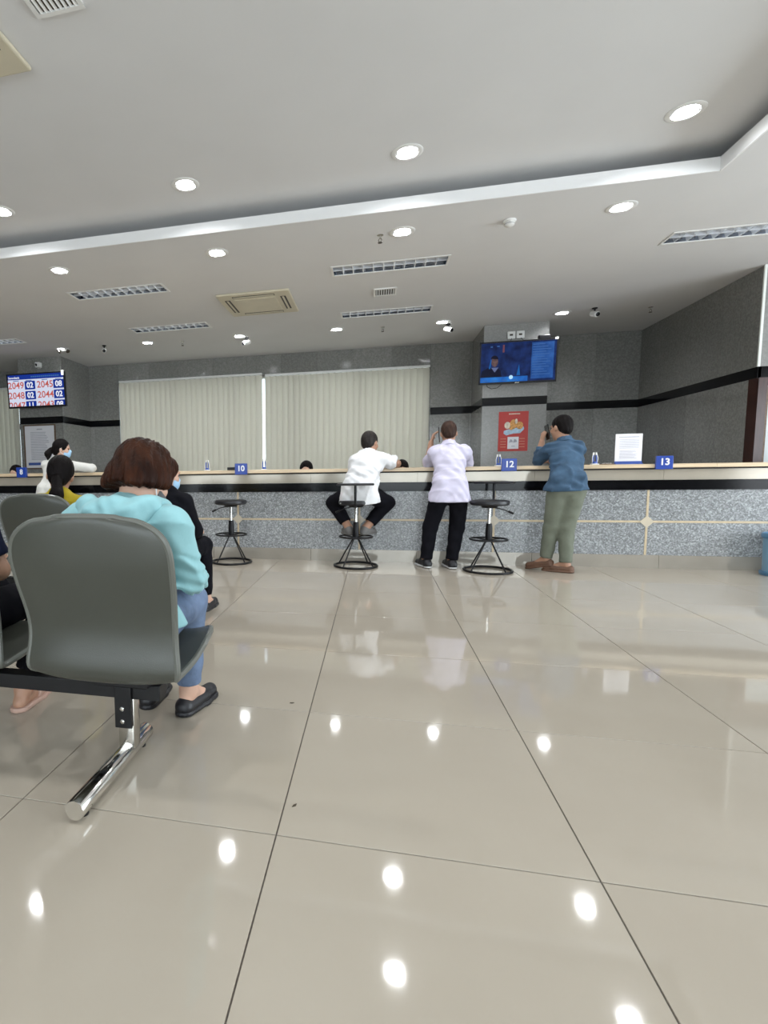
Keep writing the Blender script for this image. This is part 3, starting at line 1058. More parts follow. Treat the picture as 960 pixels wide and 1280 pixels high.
flat(sc, rect(x0 + 0.30, x0 + 0.325, z1 - 0.14, z1 - 0.03), y - 0.0004, 'scr_pink', 'pink_sign')
flat(sc, rect(x0 + 0.22, x0 + 0.255, z1 - 0.055, z1 - 0.04), y - 0.0004, 'scr_line', 'far_light')
flat(sc, rect(x0 + 0.13, x0 + 0.16, z1 - 0.06, z1 - 0.045), y - 0.0004, 'scr_line', 'far_light')
MB().box(-0.03, 0.03, -0.0075, -0.0055, -H / 2 + 0.010, -H / 2 + 0.016).build('maker_badge', 'satin_steel', t)
MB().box(W / 2 - 0.05, W / 2 - 0.005, -0.009, 0.0, H / 2 - 0.02, H / 2 + 0.01, 0.003).build('corner_tag', 'white_plastic', t)
cb = MB()
cb.tube([(-0.42, 0.03, -H / 2 + 0.01), (-0.40, 0.05, -H / 2 - 0.03), (-0.34, 0.06, -H / 2 - 0.06), (-0.26, 0.06, -H / 2 - 0.05), (-0.2, 0.06, -H / 2)], 0.005, 6)
cb.build('cable', 'black_plastic', t, True)

W, H = 1.205, 0.625
t, sc = tv('queue_display', 'wall screen on the left stone pillar listing blue and red queue numbers', (-6.11, 9.17, 2.585), W, H, math.radians(3), 'scr_white')
x0, x1, z0, z1 = -W / 2 + .022, W / 2 - .022, -H / 2 + .031, H / 2 - .022
flat(sc, rect(x0, x1, z1 - 0.085, z1), y, 'scr_blue', 'header_bar')


def lettering(parent, s, size, mtl, x, yy, z, bold=0.0, name='lettering', floor_z=None):
    return put(name, text_mesh(s, size, mtl, 0.0006, bold, cut=None if floor_z is None else floor_z - z), parent, (x, yy, z), rot=FACE_CAM)


lettering(sc, 'Sacombank', 0.052, 'scr_num', x0 + 0.13, -0.003, z1 - 0.05, 0.001)
for i in range(14):
    flat(sc, rect(x0 + 0.49 + i * 0.042, x0 + 0.49 + i * 0.042 + 0.034, z1 - 0.055, z1 - 0.030), y - 0.0008, 'scr_line', 'header_stroke')
for cx in (0.17, 0.44, 0.77, 1.05):
    flat(sc, rect(x0 + cx - 0.06, x0 + cx + 0.06, z1 - 0.112, z1 - 0.100), y, 'scr_line', 'column_stroke')
for r_, (a, b, c, d) in enumerate((('2049', '02', '2045', '08'), ('2048', '02', '2044', '02'), ('2047', '11', '2043', '08'))):
    zz = z1 - 0.195 - r_ * 0.183
    for s_, cx in ((a, 0.165), (c, 0.775)):
        lettering(sc, s_, 0.170, 'scr_red', x0 + cx, -0.003, zz, 0.002, floor_z=z0)
    for s_, cx in ((b, 0.465), (d, 1.06)):
        zb = max(z0, zz - 0.075)
        flat(sc, [(x0 + cx - 0.115, zb), (x0 + cx + 0.095, zb), (x0 + cx + 0.105, zb + 0.01), (x0 + cx + 0.105, zz + 0.07), (x0 + cx + 0.095, zz + 0.08), (x0 + cx - 0.105, zz + 0.08), (x0 + cx - 0.115, zz + 0.07)], y, 'scr_blue', 'number_box')
        lettering(sc, s_, 0.14, 'scr_num', x0 + cx - 0.005, -0.003, zz, 0.004, floor_z=z0)
MB().box(W / 2 - 0.06, W / 2 - 0.01, -0.009, 0.0, H / 2 - 0.07, H / 2 + 0.015, 0.003).build('corner_tag', 'white_plastic', t)

# red poster on the right pillar
pt = thing('red_poster', 'red promotional poster with a white sheet pinned on it on the television pillar', 'poster', (2.10, PY, 1.595))
MB().box(-0.213, 0.213, -0.006, -0.001, -0.307, 0.307).build('sheet', 'poster_red', pt)
flat(pt, [(-0.14, -0.03), (-0.10, -0.06), (0.0, -0.035), (0.10, -0.03), (0.155, 0.03), (0.15, 0.07), (0.02, 0.05), (-0.08, 0.03), (-0.135, 0.01)], -0.0075, 'poster_blue', 'blue_swirl')
for cx, cz, rx, rz, mt_ in ((-0.085, 0.095, 0.045, 0.055, 'poster_pale'), (0.0, 0.11, 0.05, 0.075, 'poster_gold'), (0.09, 0.09, 0.05, 0.06, 'poster_gold'), (0.04, 0.155, 0.02, 0.04, 'poster_pale'), (-0.03, 0.05, 0.03, 0.03, 'poster_gold')):
    flat(pt, disc(cx, cz, rx, rz, 14), -0.0085 - 0.0004 * random.random(), mt_, 'gift_picture')
flat(pt, rect(-0.07, 0.09, 0.262, 0.276), -0.0075, 'poster_pale', 'heading_line')
for i in range(4):
    for sx in (-1, 1):
        flat(pt, rect(sx * 0.135 - 0.045, sx * 0.135 + 0.035, -0.12 - i * 0.042, -0.108 - i * 0.042), -0.0075, 'poster_text', 'small_print')
ps = MB().box(-0.078, 0.082, -0.011, -0.0085, -0.272, -0.085).build('pinned_sheet', 'paper', pt)
for cx, w_ in ((-0.03, 0.028), (0.03, 0.03)):
    flat(pt, [(cx - w_, -0.175), (cx + w_, -0.165), (cx + w_ * 0.6, -0.13), (cx - w_ * 0.4, -0.12)], -0.0122, 'paper_print', 'sketch')
flat(pt, rect(-0.02, 0.03, -0.235, -0.225), -0.0122, 'paper_print', 'sheet_line')

# framed notice on the left pillar
nf = thing('framed_notice', 'white printed notice in a thin brown frame on the left stone pillar', 'notice', (-6.26, PY, 1.56))
f = MB()
w, h, e = 0.32, 0.40, 0.022
f.box(-w - e, w + e, -0.02, -0.001, h, h + e).box(-w - e, w + e, -0.02, -0.001, -h - e, -h).box(-w - e, -w, -0.02, -0.001, -h, h).box(w, w + e, -0.02, -0.001, -h, h)
f.build('frame', 'brown_wood', nf)
MB().box(-w, w, -0.012, -0.004, -h, h).build('sheet', 'paper', nf)
flat(nf, rect(-0.06, 0.06, 0.325, 0.345), -0.0132, 'paper_print', 'title_line')
for i in range(17):
    flat(nf, rect(-0.20, 0.20 - 0.08 * random.random(), 0.27 - i * 0.032, 0.281 - i * 0.032), -0.0132, 'paper_print', 'text_line')
flat(nf, rect(-0.27, 0.2, -0.35, -0.30), -0.0132, 'pen_blue', 'footer_mark')

# little things on the pillars
so = thing('wall_socket', 'pair of white wall sockets above the television', 'socket', (2.09, PY, 3.06))
for s in (-1, 1):
    p = MB().box(s * 0.065 - 0.055, s * 0.065 + 0.055, -0.03, -0.001, -0.055, 0.055, 0.006).build('plate', 'white_plastic', so)
    MB().box(s * 0.065 - 0.025, s * 0.065 + 0.02, -0.034, -0.029, -0.012, 0.016).build('outlet', 'slot_dark', p)
MB().tube([(-0.06, -0.03, -0.05), (-0.09, -0.04, -0.12), (-0.07, -0.05, -0.17)], 0.004, 6).tube([(0.07, -0.03, -0.05), (0.11, -0.04, -0.1), (0.14, -0.05, -0.16)], 0.004, 6).build('cable', 'black_plastic', so, True)
ro = thing('wifi_router', 'small black router box resting on top of the television', 'router', (2.42, 9.19, 2.92))
MB().box(-0.08, 0.08, -0.03, 0.045, -0.004, 0.06, 0.012).build('case', 'black_plastic', ro)
wc = thing('wall_camera', 'white box camera on the left pillar above the queue display', 'camera', (-6.2, PY, 3.07))
MB().box(-0.03, 0.03, -0.02, -0.001, -0.04, 0.04).build('bracket', 'white_plastic', wc)
MB().box(-0.02, 0.07, -0.12, -0.02, -0.035, 0.06, 0.008).build('housing', 'white_plastic', wc)
MB().lathe([(0.026, 0), (0.026, 0.012), (0, 0.016)], (0.01, -0.115, 0.01), 16, axis=(-0.5, -1, -0.2)).build('lens', 'black_plastic', wc, True)


# ================================================================== ON THE COUNTER
def number_sign(num, x, label, box):
    t = thing('number_sign', label, 'sign', (x, CYF - 0.118, ZT), group='counter number signs')
    MB().box(-0.071, 0.071, -0.014, 0.014, -0.052, 0.075, 0.004).build('plate', 'sign_blue', t)
    MB().box(-0.05, 0.05, 0.014, 0.085, 0.0005, 0.006).build('foot', 'sign_blue', t)
    me = text_mesh(num, 0.088, 'print_white', 0.0008, 0.0022)
    put('number', me, t, (0, -0.0150, 0.016), rot=FACE_CAM)
    if box:
        b = thing('counter_box', f'small black device box next to the blue number {num} sign', 'device', (x - 0.125, CYF + 0.02, ZT))
        MB().box(-0.07, 0.05, -0.03, 0.03, 0.0, 0.036, 0.006).build('case', 'black_plastic', b)
        MB().tube([(0.02, 0.0, 0.034), (0.02, 0.0, 0.045)], 0.006, 8).build('button', 'satin_steel', b)


number_sign('8', -4.318, 'blue eight sign on the counter edge beside the person in white', False)
number_sign('10', -1.475, 'blue ten sign on the counter edge over the backless stool', True)
number_sign('12', 1.327, 'blue twelve sign on the counter edge below the red poster', False)
number_sign('13', 2.692, 'blue thirteen sign on the counter edge next to the document stand', False)


def pen_stand():
    t = thing('pen_stand', '', 'pen stand')
    MB().box(-0.034, 0.034, -0.03, 0.03, 0.0, 0.012, 0.004).build('base', 'white_plastic', t)
    MB().lathe([(0.026, 0.012), (0.024, 0.03), (0.018, 0.034)], n=16).build('socket', 'pen_blue', t, True)
    for s in (-1, 1):
        p = MB().tube([(s * 0.016, 0, 0.03), (s * 0.013, 0.002, 0.10)], 0.0075, 8).build('pen', 'pen_blue', t, True)
        MB().tube([(s * 0.013, 0.002, 0.10), (s * 0.011, 0.002, 0.125)], 0.0078, 8).build('pen_cap', 'white_plastic', p, True)
        MB().tube([(s * 0.022, -0.004, 0.012), (s * 0.026, -0.008, 0.07), (s * 0.014, 0, 0.12)], 0.003, 6).build('cord', 'white_plastic', p, True)
    return t


pn = pen_stand()
for i, (x, l) in enumerate([(-1.935, 'blue and white twin pen stand left of the number 10 sign'),
                            (-1.245, 'blue and white twin pen stand in front of the gap between the blinds'),
                            (1.265, 'blue and white twin pen stand tucked behind the number 12 sign'),
                            (2.165, 'blue and white twin pen stand beside the white document stand'),
                            (-3.10, 'blue and white twin pen stand beside the woman in white')]):
    o = pn if i == 0 else dup(pn)
    o.location = (x, CYF + 0.07, ZT)
    o['label'] = l
    o['group'] = 'pen stands on the counter'
ds = thing('document_stand', 'upright stand with a white printed sheet on the counter near number 13', 'document stand', (2.478, CYF + 0.12, ZT))
MB().box(-0.12, 0.12, -0.045, 0.045, 0.0, 0.01, 0.003).build('base', 'pen_blue', ds)
MB().box(-0.118, 0.118, -0.006, 0.006, 0.01, 0.305).build('sheet', 'paper', ds)
MB().box(-0.122, 0.122, -0.012, -0.006, 0.01, 0.032).build('holder_lip', 'pen_blue', ds)
flat(ds, rect(-0.09, 0.09, 0.27, 0.278), -0.0072, 'paper_print', 'title_line')
for i in range(8):
    flat(ds, rect(-0.085, 0.09, 0.162 + i * 0.012, 0.1655 + i * 0.012), -0.0072, 'paper_print', 'table_line')
for i in range(8):
    flat(ds, rect(-0.08, 0.085 - 0.05 * random.random(), 0.06 + i * 0.011, 0.0635 + i * 0.011), -0.0072, 'paper_print', 'text_line')
for x, l in ((2.29, 'thin brown clipboard lying between the pen stand and document stand'), (-3.24, 'thin brown clipboard lying on the counter beside the woman in white')):
    cbd = thing('clipboard', l, 'clipboard', (x, CYF + 0.25, ZT))
    MB().box(-0.11, 0.11, -0.15, 0.15, 0.0, 0.008, 0.002).build('board', 'brown_wood', cbd)
    MB().box(-0.04, 0.04, -0.145, -0.115, 0.008, 0.018, 0.003).build('clip', 'satin_steel', cbd)


# ================================================================== STOOLS
def circle(r, z, n=40, cx=0, cy=0):
    return [(cx + r * math.cos(2 * math.pi * i / n), cy + r * math.sin(2 * math.pi * i / n), z) for i in range(n)]


def stool(label, loc, rz, back=None):
    t = thing('bar_stool', label, 'stool', loc, rz, 'round bar stools at the counter')
    MB().lathe([(0.0, 0.652), (0.165, 0.655), (0.178, 0.665), (0.182, 0.682), (0.176, 0.700), (0.15, 0.706), (0.0, 0.702)], n=36).build('seat', 'black_vinyl', t, True)
    MB().lathe([(0.0, 0.628), (0.07, 0.63), (0.08, 0.652), (0.0, 0.652)], n=24).build('seat_plate', 'black_metal', t, True)
    MB().lathe([(0.016, 0.44), (0.016, 0.63)], n=18).build('gas_piston', 'chrome', t, True)
    MB().lathe([(0.026, 0.30), (0.032, 0.30), (0.032, 0.40), (0.027, 0.475), (0.017, 0.475)], n=20).build('sleeve', 'black_plastic', t, True)
    MB().tube([(-0.03, 0, 0.635), (-0.12, -0.02, 0.615), (-0.19, -0.03, 0.585)], 0.005, 8).tube([(-0.165, -0.027, 0.597), (-0.21, -0.034, 0.575)], 0.011, 8).build('height_lever', 'black_metal', t, True)
    fr = MB().tube(circle(0.172, 0.318), 0.009, 10, True).build('foot_ring', 'black_metal', t, True)
    for k in range(4):
        a = math.pi / 4 + k * math.pi / 2 + 0.2
        c, s = math.cos(a), math.sin(a)
        MB().tube([(0.028 * c, 0.028 * s, 0.312), (0.172 * c, 0.172 * s, 0.318)], 0.006, 8).build('ring_spoke', 'black_metal', fr, True)
        MB().tube([(0.03 * c, 0.03 * s, 0.305), (0.218 * c, 0.218 * s, 0.014)], 0.007, 8).build('leg', 'black_metal', t, True)
    MB().tube(circle(0.222, 0.0115), 0.0115, 10, True).build('base_ring', 'black_metal', t, True)
    if back:
        MB().tube([(0, -0.06, 0.64), (0, -0.17, 0.64), (0, -0.215, 0.655), (0, -0.225, 0.70), (0, -0.225, 0.862)], 0.013, 10).build('back_post', 'black_metal', t, True)
        MB().box(-0.185, 0.185, -0.30, -0.14, 0.862, 0.884, 0.010).build('back_pad', 'black_vinyl', t, True, label='flat pad folded level on the back post')
    return t


stool('empty backless black bar stool with foot ring below the number 10 sign', (-1.56, 5.93, 0), 0.0)
stool('black bar stool under the seated man in a white shirt', (-0.186, 5.88, 0), 0.0, True)
stool('empty black bar stool with a back post between the two standing men', (1.10, 5.80, 0), math.radians(160), True)
stool('black bar stool under the woman in white at sign 8', (-3.76, 5.83, 0), 0.3)


# ================================================================== WAITING ROOM BEAM SEATS
def shell_meshes():
    # side profile, from the top of the back down to the front of the seat: (y, z, half width)
    P_ = [(-0.105, 0.880, 0.165), (-0.108, 0.868, 0.205), (-0.105, 0.835, 0.238), (-0.098, 0.79, 0.255), (-0.088, 0.73, 0.262), (-0.068, 0.66, 0.259),
          (-0.045, 0.59, 0.252), (-0.030, 0.53, 0.246), (-0.030, 0.47, 0.247), (-0.040, 0.42, 0.255), (-0.045, 0.385, 0.258), (-0.032, 0.358, 0.248),
          (0.0, 0.346, 0.240), (0.05, 0.348, 0.242), (0.12, 0.362, 0.255), (0.20, 0.384, 0.262), (0.28, 0.405, 0.261), (0.345, 0.417, 0.255), (0.375, 0.412, 0.24), (0.388, 0.398, 0.21)]
    P_ = np.array(P_)
    # big round corners at the top of the back
    for i in range(len(P_)):
        s_ = (P_[0, 1] - P_[i, 1]) / 0.15
        if i < 8 and s_ < 1:
            P_[i, 2] = 0.262 * max(0.0, 1 - (1 - s_) ** 2.9) ** (1 / 2.9)
    ext = np.linspace(0, 1, 14)
    zs = 0.880 - 0.15 * ext ** 2
    ys = np.interp(-zs, -P_[:6, 1], P_[:6, 0])
    hw_ = 0.262 * np.maximum(0.0, 1 - (1 - ext ** 2) ** 2.9) ** (1 / 2.9)
    hw_[0] = 0.10
    P_ = np.concatenate([np.stack([ys, zs, hw_], 1), P_[P_[:, 1] < 0.725]])
    # resample
    d = np.r_[0, np.cumsum(np.hypot(np.diff(P_[:, 0]), np.diff(P_[:, 1])))]
    tt = np.r_[np.linspace(0, 0.02, 6)[:-1], np.linspace(0.02, 0.16, 12)[:-1], np.linspace(0.16, d[-1], 40)]
    Q = np.stack([np.interp(tt, d, P_[:, k]) for k in range(3)], 1)
    for _ in range(2):
        Q[1:-1] = (Q[:-2] + 2 * Q[1:-1] + Q[2:]) / 4
    tan = np.gradient(Q[:, :2], axis=0)
    tan /= np.linalg.norm(tan, axis=1)[:, None]
    nor = np.stack([-tan[:, 1], tan[:, 0]], 1)          # points to the sitter's side
    if nor[5][0] < 0:
        nor = -nor
    NU = 22
    th = 0.014
    front, backv = [], []
    for i, (yy, zz, hw) in enumerate(Q):
        for j in range(NU + 1):
            u = j / NU * 2 - 1
            bow = 0.020 * abs(u) ** 3.0
            # rounded corner rows lift or drop at the sides
            py = yy + nor[i][0] * bow
            pz = zz + nor[i][1] * bow
            x = hw * u
            front.append((x, py + nor[i][0] * th / 2, pz + nor[i][1] * th / 2))
            backv.append((x, py - nor[i][0] * th / 2, pz - nor[i][1] * th / 2))
    NV = len(Q)
    w = NU + 1
    fs = []
    nf_ = NV * w
    for i in range(NV - 1):
        for j in range(NU):
            a = i * w + j
            fs.append((a, a + 1, a + w + 1, a + w))
            fs.append((nf_ + a, nf_ + a + w, nf_ + a + w + 1, nf_ + a + 1))
    ring = [j for j in range(w)] + [i * w + NU for i in range(1, NV)] + [(NV - 1) * w + j for j in range(NU - 1, -1, -1)] + [i * w for i in range(NV - 2, 0, -1)]
    for k in range(len(ring)):
        a, b = ring[k], ring[(k + 1) % len(ring)]
        fs.append((a, nf_ + a, nf_ + b, b))
    shell = MB().add(front + backv, fs).mesh('seat_shell', 'grey_shell', True)
    mid = [tuple((np.array(front[k]) + np.array(backv[k])) / 2) for k in ring]
    edge = MB().tube(mid, 0.0105, 8, True).mesh('rolled_edge', 'grey_edge', True)
    return shell, edge


SHELL, EDGE = shell_meshes()


def beam_seats(label, seats, y, posts, x0, x1, group):
    t = thing('beam_seat', label, 'bench', (0, y, 0), group=group)
    for x in seats:
        s = put('seat_shell', SHELL, t, (x, 0, 0))
        put('rolled_edge', EDGE, s)
        MB().box(-0.10, 0.10, 0.10, 0.22, 0.285, 0.356, 0.004).build('seat_bracket', 'black_metal', s)
    MB().box(x0, x1, 0.135, 0.195, 0.232, 0.285, 0.003).build('beam', 'black_metal', t)
    for x in posts:
        lg = MB().box(x - 0.03, x + 0.03, 0.14, 0.19, 0.05, 0.231, 0.004).build('leg', 'satin_steel', t, True, label='chrome post with a long floor tube')
        MB().box(x - 0.034, x + 0.028, 0.124, 0.1345, 0.130, 0.275, 0.002).build('bracket_plate', 'black_metal', lg)
        for z in (0.155, 0.20):
            MB().lathe([(0.008, 0), (0.008, 0.004), (0.004, 0.007)], (x - 0.005, 0.124, z), 10, axis=(0, -1, 0)).build('bolt', 'chrome', lg, True)
        MB().tube([(x, -0.21, 0.040), (x, -0.205, 0.040), (x, 0.30, 0.040), (x, 0.305, 0.040)], [0.029, 0.031, 0.031, 0.029], 20).build('foot_tube', 'chrome', lg, True)
        for yy in (-0.16, 0.26):
            MB().lathe([(0.016, 0.0), (0.016, 0.008), (0.009, 0.014)], (x, yy, 0), 14).build('glide', 'black_plastic', lg, True)
    return t


Y1, Y2 = 1.54, 3.20
beam_seats('nearer row of grey plastic beam seats with one chrome leg showing', [-0.83, -1.45, -2.07], Y1, [-0.83, -2.3], -2.45, -0.70, 'rows of beam seats')
beam_seats('farther row of grey plastic beam seats, nearer the counter', [-1.46, -2.13, -2.75], Y2, [-1.5, -2.9], -3.05, -1.3, 'rows of beam seats')

# ================================================================== BIN, DIRT
bn = thing('plastic_bin', 'blue-grey plastic bin standing against the counter plinth', 'bin', (3.66, 5.98, 0))
MB().lathe([(0.0, 0.0), (0.178, 0.0), (0.182, 0.012), (0.182, 0.03), (0.165, 0.036)], n=40).build('foot_rim', 'bin_rim', bn, True)
MB().lathe([(0.163, 0.036), (0.17, 0.35), (0.164, 0.35), (0.157, 0.04), (0.0, 0.04)], n=40).build('body', 'bin_blue', bn, True)
MB().lathe([(0.168, 0.34), (0.182, 0.345), (0.185, 0.372), (0.176, 0.388), (0.168, 0.386), (0.166, 0.35), (0.168, 0.34)], n=40).build('top_rim', 'bin_rim', bn, True)
for x, y_, r, a, l in ((-0.34, 2.287, 0.012, 0.3, 'tiny dark scrap of dirt on the pale floor tile near the beam seat'), (-0.225, 1.555, 0.013, 1.0, 'tiny thin leaf scrap next to a floor tile joint')):
    b = MB().add([(-r, 0, 0.0003), (0, -r * .4, 0.0003), (r, 0.1 * r, 0.0003), (0.1 * r, r * .45, 0.0003), (-r * .5, 0, 0.004), (r * .5, 0, 0.0035)],
                 [(0, 1, 4), (1, 2, 5), (1, 5, 4), (2, 3, 5), (3, 0, 4), (3, 4, 5), (0, 3, 2, 1)])
    o = b.build('dirt_scrap', 'dirt', loc=(x, y_, 0))
    o.rotation_euler = (0, 0, a)
    tag(o, l, 'dirt', 'scraps on the floor')


# ================================================================== PEOPLE
# a body is grown as one surface from a distance field (tapered limbs blended together), then polygonised
def V(*a):
    return np.array(a, float)


def unit(v):
    v = np.asarray(v, float)
    return v / max(1e-9, np.linalg.norm(v))


class Field:
    def __init__(self):
        self.ops = []

    def cone(self, a, b, ra, rb, k=0.02, flat=None, cut=(False, False), op='add'):
        """tapered capsule; flat=(direction, factor) squeezes the section; cut=flat ends"""
        self.ops.append(('c', op, V(*a), V(*b), ra, rb, k, flat, cut))
        return self

    def ball(self, c, r, k=0.02, R=None, op='add'):
        self.ops.append(('e', op, V(*c), V(*r), k, R))
        return self

    def plane(self, p, n):
        """cut away everything on the side n points to"""
        self.ops.append(('p', V(*p), unit(n)))
        return self

    def warp(self, fn):
        self.ops.append(('w', fn))
        return self

    def bounds(self):
        lo, hi = V(1e9, 1e9, 1e9), V(-1e9, -1e9, -1e9)
        for o in self.ops:
            if o[0] == 'c' and o[1] == 'add':
                r = max(o[4], o[5])
                for p in (o[2], o[3]):
                    lo, hi = np.minimum(lo, p - r), np.maximum(hi, p + r)
            elif o[0] == 'e' and o[1] == 'add':
                r = max(o[3])
                lo, hi = np.minimum(lo, o[2] - r), np.maximum(hi, o[2] + r)
        return lo, hi

    def surface(self, h):
        lo, hi = self.bounds()
        lo, hi = lo - 3 * h - 0.01, hi + 3 * h + 0.01
        n = np.ceil((hi - lo) / h).astype(int) + 1
        ax = [(lo[i] + h * np.arange(n[i])).astype(np.float32) for i in range(3)]
        D = np.full(n, 0.2, np.float32)

        def sub(a, b, mgn):
            i0 = np.clip(np.floor((a - mgn - lo) / h).astype(int), 0, n - 1)
            i1 = np.clip(np.ceil((b + mgn - lo) / h).astype(int) + 1, 1, n)
            s = tuple(slice(i0[i], i1[i]) for i in range(3))
            X = ax[0][s[0]][:, None, None]
            Y = ax[1][s[1]][None, :, None]
            Z = ax[2][s[2]][None, None, :]
            return s, X, Y, Z
        for o in self.ops:
            if o[0] == 'c':
                _, op, a, b, ra, rb, k, flat, cut = o
                r = max(ra, rb)
                s, X, Y, Z = sub(np.minimum(a, b) - r, np.maximum(a, b) + r, 0.05 + k)
                ab = b - a
                L2 = float(ab @ ab) + 1e-12
                traw = ((X - a[0]) * ab[0] + (Y - a[1]) * ab[1] + (Z - a[2]) * ab[2]) / L2
                t = np.clip(traw, 0, 1)
                qx, qy, qz = X - a[0] - t * ab[0], Y - a[1] - t * ab[1], Z - a[2] - t * ab[2]
                if flat is not None:
                    nn, fac = unit(flat[0]), flat[1]
                    d_ = (qx * nn[0] + qy * nn[1] + qz * nn[2]) * (1 / fac - 1)
                    qx, qy, qz = qx + nn[0] * d_, qy + nn[1] * d_, qz + nn[2] * d_
                d = np.sqrt(qx * qx + qy * qy + qz * qz) - (ra + (rb - ra) * t)
                L = math.sqrt(L2)
                if cut[0]:
                    d = np.maximum(d, -traw * L)
                if cut[1]:
                    d = np.maximum(d, (traw - 1) * L)
            elif o[0] == 'e':
                _, op, c, r, k, R = o
                rm = float(max(r))
                s, X, Y, Z = sub(c - rm, c + rm, 0.05 + k)
                px, py, pz = X - c[0], Y - c[1], Z - c[2]
                if R is not None:
                    px, py, pz = (R[0, 0] * px + R[0, 1] * py + R[0, 2] * pz, R[1, 0] * px + R[1, 1] * py + R[1, 2] * pz, R[2, 0] * px + R[2, 1] * py + R[2, 2] * pz)
                k0 = np.sqrt((px / r[0]) ** 2 + (py / r[1]) ** 2 + (pz / r[2]) ** 2)
                k1 = np.sqrt((px / r[0] ** 2) ** 2 + (py / r[1] ** 2) ** 2 + (pz / r[2] ** 2) ** 2)
                d = k0 * (k0 - 1) / np.maximum(k1, 1e-6)
            elif o[0] == 'p':
                _, p, nn = o
                d = (ax[0][:, None, None] - p[0]) * nn[0] + (ax[1][None, :, None] - p[1]) * nn[1] + (ax[2][None, None, :] - p[2]) * nn[2]
                D = np.maximum(D, d.astype(np.float32))
                continue
            else:
                D = D + o[1](ax[0][:, None, None], ax[1][None, :, None], ax[2][None, None, :]).astype(np.float32)
                continue
            A = D[s]
            if op == 'add':
                hh = np.clip(0.5 + 0.5 * (A - d) / k, 0, 1)
                D[s] = A * (1 - hh) + d * hh - k * hh * (1 - hh)
            else:
                hh = np.clip(0.5 - 0.5 * (A + d) / k, 0, 1)
                D[s] = A * (1 - hh) - d * hh + k * hh * (1 - hh)
        return nets(D, lo, h)


def nets(D, lo, h):
    S = D < 0
    c = [S[i:S.shape[0] - 1 + i, j:S.shape[1] - 1 + j, k:S.shape[2] - 1 + k] for i in (0, 1) for j in (0, 1) for k in (0, 1)]
    tot = sum(x.astype(np.int8) for x in c)
    act = (tot > 0) & (tot < 8)
    I, J, K = np.nonzero(act)
    vid = np.full(act.shape, -1, np.int32)
    vid[I, J, K] = np.arange(len(I))
    off = [(i, j, k) for i in (0, 1) for j in (0, 1) for k in (0, 1)]
    val = [D[I + i, J + j, K + k] for i, j, k in off]
    acc = np.zeros((len(I), 3))
    cnt = np.zeros(len(I))
    for a in range(8):
        for b in range(a + 1, 8):
            df = np.abs(np.array(off[a]) - np.array(off[b]))
            if df.sum() != 1:
                continue
            m_ = (val[a] < 0) != (val[b] < 0)
            t = np.where(m_, val[a] / np.where(m_, val[a] - val[b], 1), 0)
            p = np.array(off[a])[None] + t[:, None] * (np.array(off[b]) - np.array(off[a]))[None]
            acc += np.where(m_[:, None], p, 0)
            cnt += m_
    verts = (np.stack([I, J, K], 1) + acc / cnt[:, None]) * h + lo
    quads = []
    for axis in range(3):
        sl0 = [slice(None)] * 3
        sl1 = [slice(None)] * 3
        sl0[axis], sl1[axis] = slice(0, -1), slice(1, None)
        A, B = S[tuple(sl0)], S[tuple(sl1)]
        ch = A != B
        u, v = (axis + 1) % 3, (axis + 2) % 3
        idx = np.stack(np.nonzero(ch), 1)
        ok = (idx[:, u] > 0) & (idx[:, v] > 0) & (idx[:, u] < act.shape[u]) & (idx[:, v] < act.shape[v])
        idx = idx[ok]
        q = []
        for du, dv in ((-1, -1), (0, -1), (0, 0), (-1, 0)):
            w = idx.copy()
            w[:, u] += du
            w[:, v] += dv
            q.append(vid[w[:, 0], w[:, 1], w[:, 2]])
        q = np.stack(q, 1)
        flip = ~A[idx[:, 0], idx[:, 1], idx[:, 2]]
        q[flip] = q[flip][:, ::-1]
        quads.append(q)
    return verts, np.concatenate(quads)


def field_obj(name, fld, h, material, parent, smooth_it=1, label=None):
    v, q = fld.surface(h)
    # a little relaxation takes the voxel stepping off
    for _ in range(smooth_it):
        acc = np.zeros_like(v)
        cnt = np.zeros(len(v))
        for a in range(4):
            np.add.at(acc, q[:, a], v[q[:, (a + 1) % 4]])
            np.add.at(cnt, q[:, a], 1)
        v = 0.5 * v + 0.5 * acc / np.maximum(cnt, 1)[:, None]
    off, up_ = np.zeros(3), parent
    while up_ is not None:
        off = off + np.array(up_.location)
        up_ = up_.parent
    me = bpy.data.meshes.new(name)
    me.vertices.add(len(v))
    me.vertices.foreach_set('co', (v - off).astype(np.float32).ravel())
    me.loops.add(len(q) * 4)
    me.loops.foreach_set('vertex_index', q.astype(np.int32).ravel())
    me.polygons.add(len(q))
    me.polygons.foreach_set('loop_start', np.arange(0, len(q) * 4, 4, dtype=np.int32))
    me.polygons.foreach_set('loop_total', np.full(len(q), 4, np.int32))
    me.polygons.foreach_set('use_smooth', np.ones(len(q), bool))
    me.materials.append(MATS[material])
    me.update(calc_edges=True)
    me.validate()
    return put(name, me, parent, label=label)


def frame(fwd, up):
    f = unit(fwd)
    r = unit(np.cross(f, unit(up)))
    u = np.cross(r, f)
    return np.stack([r, f, u])           # rows: right, forward, up  (world -> head)


